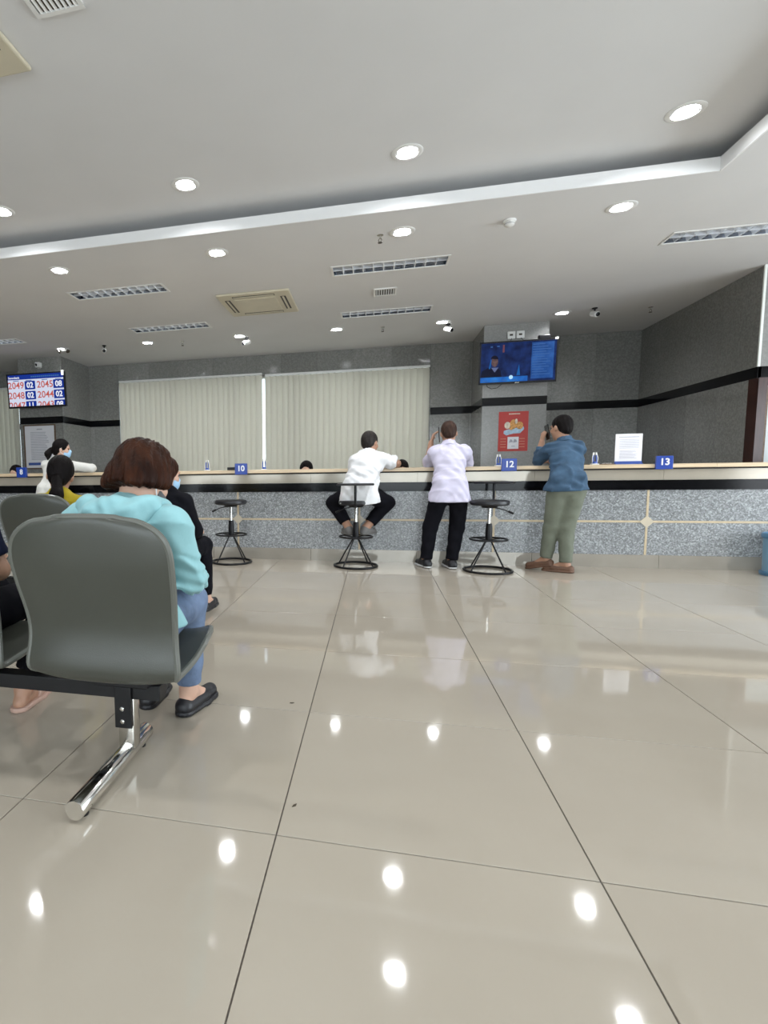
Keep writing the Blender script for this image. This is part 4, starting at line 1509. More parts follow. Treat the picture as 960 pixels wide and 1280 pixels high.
def head_prims(F, c, R, s=1.0):
    T = lambda p: c + R.T @ (V(*p) * s)
    F.ball(T((0, -0.006, 0.022)), V(0.073, 0.092, 0.094) * s, 0.02, R)
    F.ball(T((0, 0.030, -0.045)), V(0.056, 0.058, 0.066) * s, 0.03, R)
    F.ball(T((0, 0.058, -0.088)), V(0.026, 0.022, 0.018) * s, 0.02, R)
    F.cone(T((0, 0.086, 0.012)), T((0, 0.103, -0.020)), 0.008 * s, 0.0125 * s, 0.012)
    for x in (-1, 1):
        F.ball(T((x * 0.012, 0.092, -0.023)), V(0.008, 0.008, 0.007) * s, 0.008, R)
        F.ball(T((x * 0.075, -0.004, -0.006)), V(0.010, 0.018, 0.031) * s, 0.008, R)
        F.ball(T((x * 0.033, 0.083, 0.012)), V(0.018, 0.012, 0.010) * s, 0.010, R, op='sub')
        F.ball(T((x * 0.034, 0.078, 0.030)), V(0.024, 0.010, 0.008) * s, 0.012, R)
        F.ball(T((x * 0.040, 0.060, -0.022)), V(0.022, 0.022, 0.02) * s, 0.02, R)
    F.ball(T((0, 0.084, -0.051)), V(0.022, 0.010, 0.006) * s, 0.006, R)
    F.ball(T((0, 0.083, -0.062)), V(0.020, 0.010, 0.006) * s, 0.006, R)


def hand_prims(F, w, d, n, thumb, curl=0.5, s=1.0):
    """palm, four fingers and a thumb; d along the hand, n out of the palm, thumb = side the thumb is on"""
    d, n = unit(d), unit(n)
    l = unit(np.cross(d, n)) * 1.0
    if l @ unit(thumb) < 0:
        l = -l
    e = w + d * 0.080 * s
    for q in (-0.5, 0.5):
        F.cone(w + l * 0.012 * q * s, e + l * 0.044 * q * s, 0.022 * s, 0.021 * s, 0.012, (n, 0.62))
    for i, (q, ln) in enumerate(((1.0, 0.068), (0.36, 0.078), (-0.30, 0.073), (-0.95, 0.056))):
        b = e + l * 0.031 * q * s - d * 0.006 * s * abs(q)
        d1 = unit(d * math.cos(curl * 0.7) + n * math.sin(curl * 0.7) + l * 0.06 * q)
        d2 = unit(d * math.cos(curl * 1.9) + n * math.sin(curl * 1.9))
        m1 = b + d1 * ln * 0.5 * s
        m2 = m1 + d2 * ln * 0.55 * s
        F.cone(b, m1, 0.0095 * s, 0.0088 * s, 0.004)
        F.cone(m1, m2, 0.0088 * s, 0.0074 * s, 0.004)
    tb = w + d * 0.020 * s + l * 0.022 * s
    t1 = tb + unit(d * 0.75 + l * 0.75 + n * 0.25) * 0.042 * s
    t2 = t1 + unit(d * 0.95 + l * 0.2 + n * 0.4) * 0.032 * s
    F.cone(tb, t1, 0.013 * s, 0.0105 * s, 0.008)
    F.cone(t1, t2, 0.0102 * s, 0.0085 * s, 0.004)


def lerp(a, b, t):
    return V(*a) * (1 - t) + V(*b) * t


def person(label, J, base, skin, hair, hair_style, shirt, pants, shoe, vox=0.009, cvox=0.010, build=1.0, sleeve=1.35, hem_drop=0.06, pant_end=0.93,
           shoe_style='shoe', mask=None, group=None, head_s=1.0, feet=True, extras=None, loose=0.0, hem_n=None, collar=True):
    t = thing('person', label, 'person', base, group=group)
    B = build
    R = frame(J['hf'], J['hu'])
    hc = V(*J['hd'])
    chest_f = unit(J.get('cf', (0, 1, 0)))
    pel, che, nk = V(*J['pel']), V(*J['che']), V(*J['nk'])
    F = Field()
    # torso
    F.cone(pel, lerp(pel, che, 0.5), 0.122 * B, 0.112 * B, 0.03, (chest_f, 0.74))
    F.cone(lerp(pel, che, 0.5), che, 0.112 * B, 0.128 * B, 0.03, (chest_f, 0.74))
    F.cone(che, lerp(che, nk, 0.75), 0.125 * B, 0.075 * B, 0.04, (chest_f, 0.72))
    F.cone(nk + (0, 0, -0.02), hc + R.T @ V(0, -0.012, -0.05), 0.054 * B, 0.050 * B, 0.02)
    for sd in 'LR':
        s_, e_, w_ = V(*J['s' + sd]), V(*J['e' + sd]), V(*J['w' + sd])
        F.cone(lerp(nk, s_, 0.2) + (0, 0, -0.03), s_, 0.043 * B, 0.048 * B, 0.04)
        F.cone(s_, e_, 0.047 * B, 0.038 * B, 0.02)
        F.cone(e_, lerp(e_, w_, 0.3), 0.038 * B, 0.038 * B, 0.015)
        F.cone(lerp(e_, w_, 0.3), w_, 0.038 * B, 0.026 * B, 0.02)
        hdir, hn, ht, cu = J['h' + sd]
        hand_prims(F, w_, V(*hdir), V(*hn), V(*ht), cu, 0.96)
        hp, kn, an, to = V(*J['hip' + sd]), V(*J['k' + sd]), V(*J['a' + sd]), V(*J['t' + sd])
        F.cone(hp, kn, 0.083 * B, 0.055 * B, 0.03)
        F.cone(kn, lerp(kn, an, 0.35), 0.054 * B, 0.053 * B, 0.02)
        F.cone(lerp(kn, an, 0.35), an, 0.053 * B, 0.035 * B, 0.02)
        fd = unit(to - an)
        heel = an - unit(V(fd[0], fd[1], 0)) * 0.035
        heel[2] = to[2] + 0.004 if an[2] - to[2] < 0.085 else an[2] - 0.045
        F.cone(an, heel, 0.034, 0.027, 0.02)
        F.cone(an, lerp(heel, to, 0.6) + (0, 0, 0.012), 0.034, 0.029, 0.02)
        F.cone(lerp(heel, to, 0.55), to, 0.031, 0.022, 0.015)
        F.cone(heel, lerp(heel, to, 0.6), 0.026, 0.027, 0.015)
    head_prims(F, hc, R, head_s)
    body = field_obj('body', F, vox, skin, t, 1)
    for x in (-1, 1):
        c = hc + R.T @ (V(x * 0.033, 0.076, 0.012) * head_s) - V(*base)
        me = MB().lathe([(0.0, -0.010), (0.007, -0.007), (0.010, 0), (0.007, 0.007), (0.0, 0.010)], tuple(c), 12).mesh('eye', 'eye_dark', True)
        put('eye', me, t)
    # ---- shirt
    o_ = 0.012 + 0.25 * loose
    S = Field()
    S.cone(pel + (0, 0, -hem_drop), lerp(pel, che, 0.5), (0.132 + loose) * B + 0.012, (0.118 + loose) * B + 0.010, 0.03, (chest_f, 0.78))
    S.cone(lerp(pel, che, 0.5), che, (0.118 + loose) * B + 0.010, 0.134 * B + o_ * .7, 0.03, (chest_f, 0.78))
    S.cone(che, lerp(che, nk, 0.8), 0.130 * B + o_ * .7, 0.075 * B + 0.008, 0.05, (chest_f, 0.76))
    hz_ = pel[2] - hem_drop
    mid_ = lerp(V(*J['hipL']), V(*J['hipR']), 0.5)
    for sd in 'LR':
        hh_ = lerp(mid_, J['hip' + sd], 0.95)
        S.cone(V(hh_[0], lerp(hh_, pel, 0.5)[1], hz_ - 0.03), V(lerp(pel, hh_, 0.72)[0], pel[1], pel[2] + 0.06), 0.106 * B + 0.010 + loose * .4, 0.098 * B + loose * .4, 0.035)
    for sd in 'LR':
        s_, e_, w_ = V(*J['s' + sd]), V(*J['e' + sd]), V(*J['w' + sd])
        S.cone(lerp(nk, s_, 0.2) + (0, 0, -0.030), s_, 0.044 * B + 0.008, 0.048 * B + o_, 0.05)
        if sleeve <= 1:
            S.cone(s_, lerp(s_, e_, sleeve), 0.049 * B + o_, 0.049 * B + o_ * 1.1, 0.03, cut=(False, True))
        else:
            S.cone(s_, e_, 0.049 * B + o_, 0.042 * B + o_, 0.03)
            S.cone(e_, lerp(e_, w_, sleeve - 1), 0.042 * B + o_, 0.034 * B + o_ * 0.8, 0.02, cut=(False, True))
    if extras and 'shirt' in extras:
        extras['shirt'](S)
    ph = random.uniform(0, 6)
    fold = extras.get('fold', 0.0032) if extras else 0.0032

    def folds(X, Y, Z):
        a = np.sin(34 * X + 21 * Z + 5 * np.sin(13 * Y + 9 * Z + ph) + ph) * np.sin(17 * Z - 11 * X + 4 * np.sin(9 * Y + ph))
        b = np.sin(52 * Z + 16 * X + 6 * np.sin(11 * X + 7 * Y))
        r_ = 1 - np.abs(np.sin(9 * Z + 13 * X + 8 * Y + 3 * np.sin(7 * Z - 5 * X + ph)))
        return fold * a + fold * 0.45 * b - fold * 1.2 * r_ ** 3
    S.warp(folds)
    S.plane(pel + (0, 0, -hem_drop), (0, 0, -1) if hem_n is None else hem_n)
    if collar:
        ax_ = unit(hc - nk)
        S.cone(nk + ax_ * 0.030, nk + ax_ * 0.25, 0.125, 0.125, 0.004, cut=(True, False), op='sub')
    sh = field_obj('shirt', S, cvox, shirt, t, 1)
    if collar == 'band':
        C_ = Field()
        ax_ = unit(hc - nk + V(0, 0, 0.05))
        C_.cone(nk - ax_ * 0.02, nk + ax_ * 0.036, 0.072 * B, 0.062 * B, 0.01, cut=(True, True))
        C_.cone(nk - ax_ * 0.05, nk + ax_ * 0.06, 0.058 * B, 0.055 * B, 0.006, op='sub')
        field_obj('collar', C_, 0.007, shirt, sh, 1)
    # ---- trousers
    P = Field()
    P.cone(lerp(mid_, J['hipL'], 0.75) + (0, 0, 0.03), lerp(mid_, J['hipR'], 0.75) + (0, 0, 0.03), 0.086 * B, 0.086 * B, 0.03)
    P.cone(pel, pel + (0, 0, 0.10), 0.102 * B, 0.10 * B, 0.03, (chest_f, 0.8), cut=(False, True))
    P.ball(mid_ + V(0, 0, 0.0), V(0.105, 0.098, 0.085) * B, 0.03)
    pl = extras.get('leg', 0.012) if extras else 0.012
    for sd in 'LR':
        hp, kn, an = V(*J['hip' + sd]), V(*J['k' + sd]), V(*J['a' + sd])
        P.cone(hp, kn, 0.086 * B + 0.006, 0.056 * B + pl, 0.035)
        P.cone(kn, lerp(kn, an, pant_end), 0.056 * B + pl, 0.038 * B + pl * 1.15, 0.02, cut=(False, True))
    if extras and 'pants' in extras:
        extras['pants'](P)
    P.warp(lambda X, Y, Z: 0.0028 * np.sin(30 * Z + 24 * X + 5 * np.sin(14 * Y + ph)) * np.sin(15 * Z - 19 * Y + ph) + 0.0016 * np.sin(60 * Z + 20 * Y))
    field_obj('trousers', P, cvox, pants, t, 1)
    # ---- footwear
    if feet:
        for sd in 'LR':
            an, to = V(*J['a' + sd]), V(*J['t' + sd])
            fd = unit(to - an)
            hz = unit(V(fd[0], fd[1], 0))
            heel = an - hz * 0.035
            heel[2] = to[2] + 0.004 if an[2] - to[2] < 0.085 else an[2] - 0.045
            K = Field()
            if shoe_style in ('shoe', 'flat'):
                K.cone(heel, to, 0.037, 0.032, 0.015)
                K.cone(heel, lerp(heel, to, 0.62), 0.037, 0.038, 0.015)
                if shoe_style == 'shoe':
                    K.cone(lerp(heel, an, 0.2), lerp(an, to, 0.45), 0.042, 0.036, 0.02)
                    K.cone(heel, lerp(heel, an, 0.9), 0.036, 0.038, 0.02)
                else:
                    K.cone(lerp(heel, to, 0.25) + (0, 0, 0.055), lerp(heel, to, 0.62) + (0, 0, 0.045), 0.034, 0.022, 0.01, op='sub')
                z0 = min(heel[2], to[2]) - 0.033
                up = unit(np.cross(np.cross(to - heel, V(0, 0, 1)), to - heel))
                K.plane(heel - up * 0.024, -up)
            else:
                up = unit(np.cross(np.cross(to - heel, V(0, 0, 1)), to - heel))
                K.cone(lerp(heel, to, 0.42) + up * 0.012, lerp(heel, to, 0.88) + up * 0.004, 0.043, 0.034, 0.01)
                K.plane(heel - up * 0.02, -up)
                K.plane(lerp(heel, to, 0.45), -unit(to - heel))
                K.plane(lerp(heel, to, 0.80), unit(to - heel))
            so_ = field_obj('shoe' if shoe_style != 'sandal' else 'sandal', K, 0.007, shoe, t, 1)
            L = Field()
            L.cone(heel - up * 0.024, lerp(heel, to, 0.6) - up * 0.024, 0.041, 0.046, 0.01)
            L.cone(lerp(heel, to, 0.6) - up * 0.024, to - up * 0.024, 0.046, 0.039, 0.01)
            L.plane(heel - up * 0.012, up)
            L.plane(heel - up * 0.034, -up)
            field_obj('sole', L, 0.006, extras.get('sole', shoe) if extras else shoe, so_, 1)
    # ---- hair
    Hh = Field()
    T = lambda p: hc + R.T @ (V(*p) * head_s)
    Rn = R
    if hair_style in ('short', 'crop'):
        g = 0.0 if hair_style == 'short' else -0.004
        Hh.ball(T((0, -0.014, 0.036)), V(0.082 + g, 0.100 + g, 0.098 + g) * head_s, 0.02, R)
        Hh.ball(T((0, -0.055, -0.015)), V(0.064, 0.050, 0.062) * head_s, 0.02, R)
        Hh.ball(T((0, 0.085, -0.030)), V(0.085, 0.075, 0.085) * head_s, 0.02, R, op='sub')
        for x in (-1, 1):
            Hh.ball(T((x * 0.085, 0.012, -0.035)), V(0.032, 0.036, 0.045) * head_s, 0.012, R, op='sub')
        Hh.plane(T((0, 0, -0.062)), R.T @ V(0, 0.25, -1))
    else:
        Hh.ball(T((0, -0.014, 0.034)), V(0.084, 0.102, 0.098) * head_s, 0.02, R)
        Hh.ball(T((0, -0.058, -0.020)), V(0.066, 0.050, 0.070) * head_s, 0.02, R)
        if hair_style == 'bob':
            for x in (-1, 1):
                Hh.ball(T((x * 0.055, -0.010, -0.035)), V(0.050, 0.072, 0.082) * head_s, 0.04, R)
            Hh.ball(T((0, -0.060, -0.045)), V(0.088, 0.056, 0.078) * head_s, 0.04, R)
            Hh.ball(T((0, 0.020, 0.095)), V(0.06, 0.05, 0.03) * head_s, 0.04, R)
        if hair_style == 'long':
            for x in (-1, 1):
                Hh.cone(T((x * 0.068, -0.015, 0.0)), T((x * 0.066, -0.01, -0.15)), 0.036, 0.026, 0.03)
            Hh.cone(T((0, -0.075, 0.0)), T((0, -0.085, -0.20)), 0.062, 0.05, 0.04)
        Hh.ball(T((0, 0.098, -0.030)), V(0.070, 0.075, 0.105) * head_s, 0.02, R, op='sub')
    if extras and 'hair' in extras:
        extras['hair'](Hh, T, R)
    f1, f2 = unit(R[0]), unit(R[1])

    def strands(X, Y, Z):
        px, py, pz = X - hc[0], Y - hc[1], Z - hc[2]
        lx = px * R[0, 0] + py * R[0, 1] + pz * R[0, 2]
        ly = px * R[1, 0] + py * R[1, 1] + pz * R[1, 2]
        lz = px * R[2, 0] + py * R[2, 1] + pz * R[2, 2]
        an_ = np.arctan2(lx, -(ly + 0.0))
        ga = 1.5 if hair_style == 'bob' else 1.0
        return ga * (0.0018 * np.sin(an_ * 17 + 3 * np.sin(lz * 22)) + 0.0010 * np.sin(an_ * 31 + lz * 40) + 0.0008 * np.sin(an_ * 53 + 4 * np.sin(lz * 35)))
    Hh.warp(strands)
    field_obj('hair', Hh, 0.0045 if hair_style == 'bob' else min(0.0075, cvox), hair, t, 1)
    # ---- face mask
    if mask:
        M_ = Field()
        M_.ball(T((0, 0.034, -0.048)), V(0.064, 0.076, 0.060) * head_s, 0.01, R)
        M_.ball(T((0, 0.088, -0.012)), V(0.020, 0.028, 0.02) * head_s, 0.02, R)
        M_.plane(T((0, 0.030, 0)), R.T @ V(0, -1, 0))
        M_.plane(T((0, 0, -0.002)), R.T @ V(0, -0.25, 1))
        mo = field_obj('face_mask', M_, 0.006, mask, t, 1)
        for x in (-1, 1):
            tb = MB().tube([tuple(T((x * 0.058, 0.034, -0.025)) - V(*base)), tuple(T((x * 0.080, 0.004, 0.016)) - V(*base)), tuple(T((x * 0.082, -0.014, 0.008)) - V(*base)),
                            tuple(T((x * 0.079, -0.006, -0.035)) - V(*base)), tuple(T((x * 0.056, 0.034, -0.06)) - V(*base))], 0.0022, 6)
            tb.build('ear_loop', 'print_white', mo, True)
    return t


def phone(label, c, up, face, s=1.0):
    """a hand phone: slab with a glass front and camera bump"""
    u, f = Vector(up).normalized(), Vector(face).normalized()
    r = u.cross(f).normalized()
    f = r.cross(u)
    t = thing('mobile_phone', label, 'phone', c)
    t.rotation_euler = Matrix((r, f, u)).transposed().to_euler()
    MB().box(-0.036, 0.036, -0.0045, 0.0035, -0.075, 0.075, 0.003).build('case', 'phone_black', t, True)
    MB().box(-0.033, 0.033, 0.0036, 0.0045, -0.071, 0.071).build('glass', 'phone_black', t)
    MB().box(-0.030, -0.008, -0.0065, -0.0044, 0.042, 0.068, 0.001).build('camera_bump', 'satin_steel', t)
    return t


DN, UP = (0, 0, -1), (0, 0, 1)

# ---- woman in the pale blue hooded jacket on the near beam seat
def teal_sleeve(S):
    # bunching folds on the right sleeve
    e, w = V(-0.622, 1.80, 0.65), V(-0.68, 2.00, 0.60)
    for q in (0.1, 0.28, 0.46, 0.64):
        S.ball(lerp(e, w, q), (0.058, 0.022, 0.056), 0.015)
    S.warp(lambda X, Y, Z: np.where((X > -0.70) & (Z < 0.74), 1.0, 0.0) * 0.0042 * np.sin(150 * Z + 40 * X + 50 * Y + 2 * np.sin(30 * Y)))
    # tail of the jacket beside the hip
    S.cone((-0.70, 1.70, 0.60), (-0.665, 1.74, 0.455), 0.05, 0.045, 0.04)


def hood_field():
    """the hood lying on the upper back: a rolled rim round the neck and a pouch drooping to a point"""
    H = Field()
    rim = [(-0.955, 1.765, 0.890), (-0.950, 1.70, 0.905), (-0.915, 1.645, 0.912), (-0.83, 1.618, 0.905), (-0.745, 1.64, 0.912), (-0.708, 1.695, 0.908), (-0.695, 1.765, 0.892)]
    for a, b in zip(rim, rim[1:]):
        H.cone(a, b, 0.021, 0.021, 0.012)
    H.cone((-0.935, 1.665, 0.895), (-0.865, 1.600, 0.80), 0.040, 0.045, 0.03, ((0, 1, 0.3), 0.7))
    H.cone((-0.715, 1.665, 0.895), (-0.805, 1.600, 0.80), 0.040, 0.045, 0.03, ((0, 1, 0.3), 0.7))
    H.ball((-0.83, 1.612, 0.865), (0.095, 0.038, 0.060), 0.03)
    H.cone((-0.90, 1.60, 0.885), (-0.80, 1.578, 0.845), 0.013, 0.015, 0.018)
    H.cone((-0.755, 1.605, 0.892), (-0.84, 1.575, 0.838), 0.012, 0.014, 0.018)
    H.cone((-0.93, 1.62, 0.862), (-0.85, 1.578, 0.825), 0.012, 0.014, 0.018)
    H.warp(lambda X, Y, Z: 0.003 * np.sin(60 * X + 75 * Z + 3 * np.sin(30 * X)) + 0.002 * np.sin(110 * Z - 50 * X))
    return H


def teal_hair(H, T, R):
    H.ball(T((0.035, -0.02, -0.01)), (0.065, 0.085, 0.085), 0.03, R)
    H.ball(T((0, -0.10, -0.125)), (0.075, 0.075, 0.062), 0.02, R, op='sub')
    H.ball((-0.80, 1.70, 0.70), (0.36, 0.36, 0.262), 0.03, op='sub')


Jt = dict(pel=(-0.83, 1.70, 0.52), che=(-0.83, 1.675, 0.745), nk=(-0.815, 1.715, 0.895), hd=(-0.79, 1.785, 0.985), hf=(0.34, 0.80, -0.46), hu=(0.05, 0.42, 0.90), cf=(0, 1, 0.05),
          sL=(-0.985, 1.695, 0.835), eL=(-1.06, 1.80, 0.63), wL=(-0.93, 2.01, 0.60), hL=((0.5, 0.85, 0.05), (0, 0, 1), (-0.6, 0, 0.5), 0.6),
          sR=(-0.655, 1.70, 0.83), eR=(-0.622, 1.79, 0.645), wR=(-0.71, 2.01, 0.59), hR=((-0.5, 0.85, 0.0), (0, 0, 1), (0.6, 0, 0.5), 0.6),
          hipL=(-0.92, 1.72, 0.475), kL=(-0.945, 2.13, 0.485), aL=(-0.945, 2.16, 0.085), tL=(-0.95, 2.33, 0.028),
          hipR=(-0.76, 1.72, 0.475), kR=(-0.725, 2.08, 0.485), aR=(-0.752, 2.115, 0.095), tR=(-0.712, 2.285, 0.032))
teal = person('person with brown bob, pale blue hooded jacket and jeans on the near beam seat', Jt, (-0.83, 1.72, 0.0), 'skin_fair', 'hair_brown', 'bob', 'cloth_teal', 'cloth_jeans', 'shoe_black',
       vox=0.0065, cvox=0.0065, build=1.0, sleeve=1.85, hem_drop=0.04, pant_end=0.90, shoe_style='flat', mask='mask_grey', head_s=1.06, extras=dict(shirt=teal_sleeve, hair=teal_hair, leg=0.0125, fold=0.006))
field_obj('hood', hood_field(), 0.0055, 'cloth_teal', teal, 1)
phone('black mobile phone held in the lap of the person in pale blue', (-0.815, 2.12, 0.625), (0, 0.75, 0.55), (0, -0.6, 0.8))

# ---- neighbour at the edge of the same row
Jn = dict(pel=(-1.47, 1.69, 0.52), che=(-1.47, 1.67, 0.745), nk=(-1.47, 1.70, 0.90), hd=(-1.475, 1.77, 1.01), hf=(-0.2, 0.9, -0.4), hu=(0, 0.3, 0.95), cf=(0, 1, 0),
          sL=(-1.64, 1.69, 0.84), eL=(-1.70, 1.78, 0.62), wL=(-1.56, 1.98, 0.61), hL=((0.4, 0.9, 0.0), (0, 0, 1), (-0.6, 0, 0.5), 0.5),
          sR=(-1.325, 1.70, 0.845), eR=(-1.315, 1.73, 0.655), wR=(-1.40, 1.95, 0.665), hR=((-0.4, 0.9, 0.1), (0, 0, 1), (0.6, 0, 0.5), 0.5),
          hipL=(-1.56, 1.72, 0.475), kL=(-1.60, 2.12, 0.49), aL=(-1.62, 2.06, 0.085), tL=(-1.62, 2.24, 0.028),
          hipR=(-1.385, 1.72, 0.475), kR=(-1.31, 2.10, 0.49), aR=(-1.235, 1.735, 0.09), tR=(-1.25, 1.93, 0.028))
Jn['aR'] = (-1.213, 1.675, 0.085)
Jn['aR'] = (-1.43, 2.035, 0.085)
Jn['tR'] = (-1.415, 2.205, 0.028)
for k_, v_ in list(Jn.items()):
    if len(v_) == 3 and k_ not in ('hf', 'hu', 'cf'):
        Jn[k_] = (v_[0] - 0.085, v_[1], v_[2])
Jn['aR'], Jn['tR'] = (-1.475, 2.015, 0.085), (-1.49, 2.195, 0.028)
Jn['sR'], Jn['eR'], Jn['wR'] = (-1.405, 1.70, 0.84), (-1.352, 1.74, 0.655), (-1.56, 1.93, 0.62)
Jn['aL'], Jn['tL'] = (-1.80, 2.06, 0.085), (-1.82, 2.24, 0.028)
person('person in navy top and black trousers on the near beam seat, mostly out of frame', Jn, (-1.55, 1.72, 0.0), 'skin_tan', 'hair_black', 'long', 'cloth_navy', 'cloth_black', 'sandal_pink',
       vox=0.0075, cvox=0.008, sleeve=0.72, hem_drop=0.0, pant_end=0.80, shoe_style='sandal', extras=dict(leg=0.0125))

# ---- person in yellow on the farther row, low ponytail
def pony_low(H, T, R):
    H.cone(T((0, -0.105, -0.055)), T((0.015, -0.14, -0.16)), 0.034, 0.044, 0.02)
    H.cone(T((0.015, -0.14, -0.16)), T((0.03, -0.135, -0.34)), 0.044, 0.018, 0.02)


Jy = dict(pel=(-2.10, 3.37, 0.52), che=(-2.10, 3.36, 0.74), nk=(-2.115, 3.39, 0.885), hd=(-2.135, 3.44, 1.0), hf=(-0.42, 0.88, -0.28), hu=(0, 0.3, 0.95), cf=(0, 1, 0),
          sL=(-2.28, 3.38, 0.815), eL=(-2.32, 3.48, 0.61), wL=(-2.18, 3.66, 0.58), hL=((0.4, 0.9, 0), (0, 0, 1), (-0.6, 0, 0.5), 0.6),
          sR=(-1.935, 3.38, 0.80), eR=(-1.86, 3.48, 0.61), wR=(-2.0, 3.66, 0.58), hR=((-0.4, 0.9, 0), (0, 0, 1), (0.6, 0, 0.5), 0.6),
          hipL=(-2.19, 3.38, 0.475), kL=(-2.21, 3.79, 0.485), aL=(-2.21, 3.82, 0.085), tL=(-2.21, 3.99, 0.028),
          hipR=(-2.01, 3.38, 0.475), kR=(-1.98, 3.79, 0.485), aR=(-1.98, 3.82, 0.085), tR=(-1.97, 3.99, 0.028))
person('person in a yellow top with long black low ponytail on the farther beam seat', Jy, (-2.1, 3.38, 0.0), 'skin_tan', 'hair_black', 'tied', 'cloth_yellow', 'cloth_black', 'shoe_black',
       vox=0.0095, cvox=0.009, build=0.96, sleeve=1.7, hem_drop=0.04, shoe_style='flat', head_s=1.1, extras=dict(hair=pony_low))

# ---- person in the black jacket on the farther row
Jk = dict(pel=(-1.37, 3.38, 0.52), che=(-1.34, 3.38, 0.745), nk=(-1.345, 3.42, 0.89), hd=(-1.365, 3.48, 0.995), hf=(0.62, 0.74, -0.25), hu=(0.05, 0.25, 0.96), cf=(0.1, 1, 0),
          sL=(-1.49, 3.38, 0.82), eL=(-1.55, 3.50, 0.62), wL=(-1.42, 3.68, 0.59), hL=((0.4, 0.9, 0), (0, 0, 1), (-0.6, 0, 0.5), 0.6),
          sR=(-1.215, 3.40, 0.815), eR=(-1.165, 3.47, 0.63), wR=(-1.22, 3.68, 0.57), hR=((-0.4, 0.9, 0), (0, 0, 1), (0.6, 0, 0.5), 0.6),
          hipL=(-1.45, 3.39, 0.475), kL=(-1.46, 3.80, 0.485), aL=(-1.46, 3.83, 0.085), tL=(-1.46, 4.0, 0.028),
          hipR=(-1.28, 3.39, 0.475), kR=(-1.21, 3.79, 0.485), aR=(-1.20, 3.80, 0.085), tR=(-1.19, 3.97, 0.028))
person('person in a black jacket and blue face mask on the farther beam seat', Jk, (-1.37, 3.39, 0.0), 'skin_fair', 'hair_brown', 'long', 'cloth_black', 'cloth_black', 'shoe_black',
       vox=0.0095, cvox=0.009, build=0.97, sleeve=1.85, hem_drop=0.04, shoe_style='flat', mask='mask_blue')

# ---- woman in white leaning on the counter at sign 8
def pony_white(H, T, R):
    H.ball(T((0, -0.108, -0.012)), (0.028, 0.028, 0.026), 0.01)
    H.cone(T((0, -0.125, -0.015)), T((0.0, -0.155, -0.07)), 0.030, 0.040, 0.015)
    H.cone(T((0.0, -0.155, -0.07)), T((0.005, -0.145, -0.14)), 0.038, 0.014, 0.015)


Jw = dict(pel=(-3.77, 5.83, 0.785), che=(-3.74, 5.92, 1.045), nk=(-3.715, 5.95, 1.205), hd=(-3.675, 5.985, 1.315), hf=(0.90, 0.42, -0.12), hu=(0.05, 0.05, 1), cf=(0.15, 1, 0),
          sL=(-3.875, 5.95, 1.13), eL=(-3.945, 6.13, 1.085), wL=(-3.72, 6.25, 1.085), hL=((0.9, 0.3, 0), DN, (0, -0.5, 0), 0.3),
          sR=(-3.57, 5.95, 1.125), eR=(-3.36, 6.12, 1.085), wR=(-3.55, 6.28, 1.085), hR=((-0.9, 0.3, 0), DN, (0, -0.5, 0), 0.3),
          hipL=(-3.86, 5.84, 0.765), kL=(-3.93, 6.09, 0.72), aL=(-3.88, 6.00, 0.39), tL=(-3.90, 6.13, 0.365),
          hipR=(-3.68, 5.84, 0.765), kR=(-3.62, 6.09, 0.72), aR=(-3.66, 6.00, 0.39), tR=(-3.64, 6.13, 0.365))
person('person in white with a black ponytail and blue mask leaning at counter sign 8', Jw, (-3.77, 5.83, 0.0), 'skin_fair', 'hair_black', 'tied', 'cloth_cream', 'cloth_black', 'shoe_black',
       vox=0.010, cvox=0.010, build=0.95, sleeve=1.8, hem_drop=0.08, shoe_style='flat', mask='mask_blue', extras=dict(hair=pony_white))

# ---- man in a white shirt sitting on the bar stool
Js = dict(pel=(-0.155, 5.87, 0.795), che=(-0.10, 5.965, 1.04), nk=(-0.062, 6.01, 1.195), hd=(-0.052, 6.06, 1.298), hf=(0.50, 0.84, -0.18), hu=(0.03, 0.18, 0.98), cf=(0.12, 1, -0.1),
          sL=(-0.19, 5.985, 1.105), eL=(-0.17, 6.19, 1.085), wL=(0.0, 6.32, 1.078), hL=((0.8, 0.55, 0), DN, (0, 0.5, 0), 0.4),
          sR=(0.06, 6.0, 1.125), eR=(0.225, 6.11, 1.082), wR=(0.245, 6.33, 1.078), hR=((-0.15, 0.95, 0), DN, (-0.6, 0, 0), 0.4),
          hipL=(-0.235, 5.89, 0.765), kL=(-0.435, 6.09, 0.665), aL=(-0.265, 5.975, 0.405), tL=(-0.315, 6.10, 0.360),
          hipR=(-0.065, 5.89, 0.765), kR=(0.135, 6.09, 0.665), aR=(-0.085, 5.985, 0.405), tR=(-0.005, 6.10, 0.360))
person('person in a white short-sleeved shirt sitting on a bar stool at the counter', Js, (-0.16, 5.88, 0.0), 'skin_tan', 'hair_greying', 'short', 'cloth_white', 'cloth_black', 'shoe_grey',
       vox=0.0085, cvox=0.009, build=1.10, sleeve=0.80, hem_drop=0.105, pant_end=0.80, shoe_style='shoe', loose=0.02, collar='band', extras=dict(fold=0.009, leg=0.018), hem_n=(0, 0.25, -1))

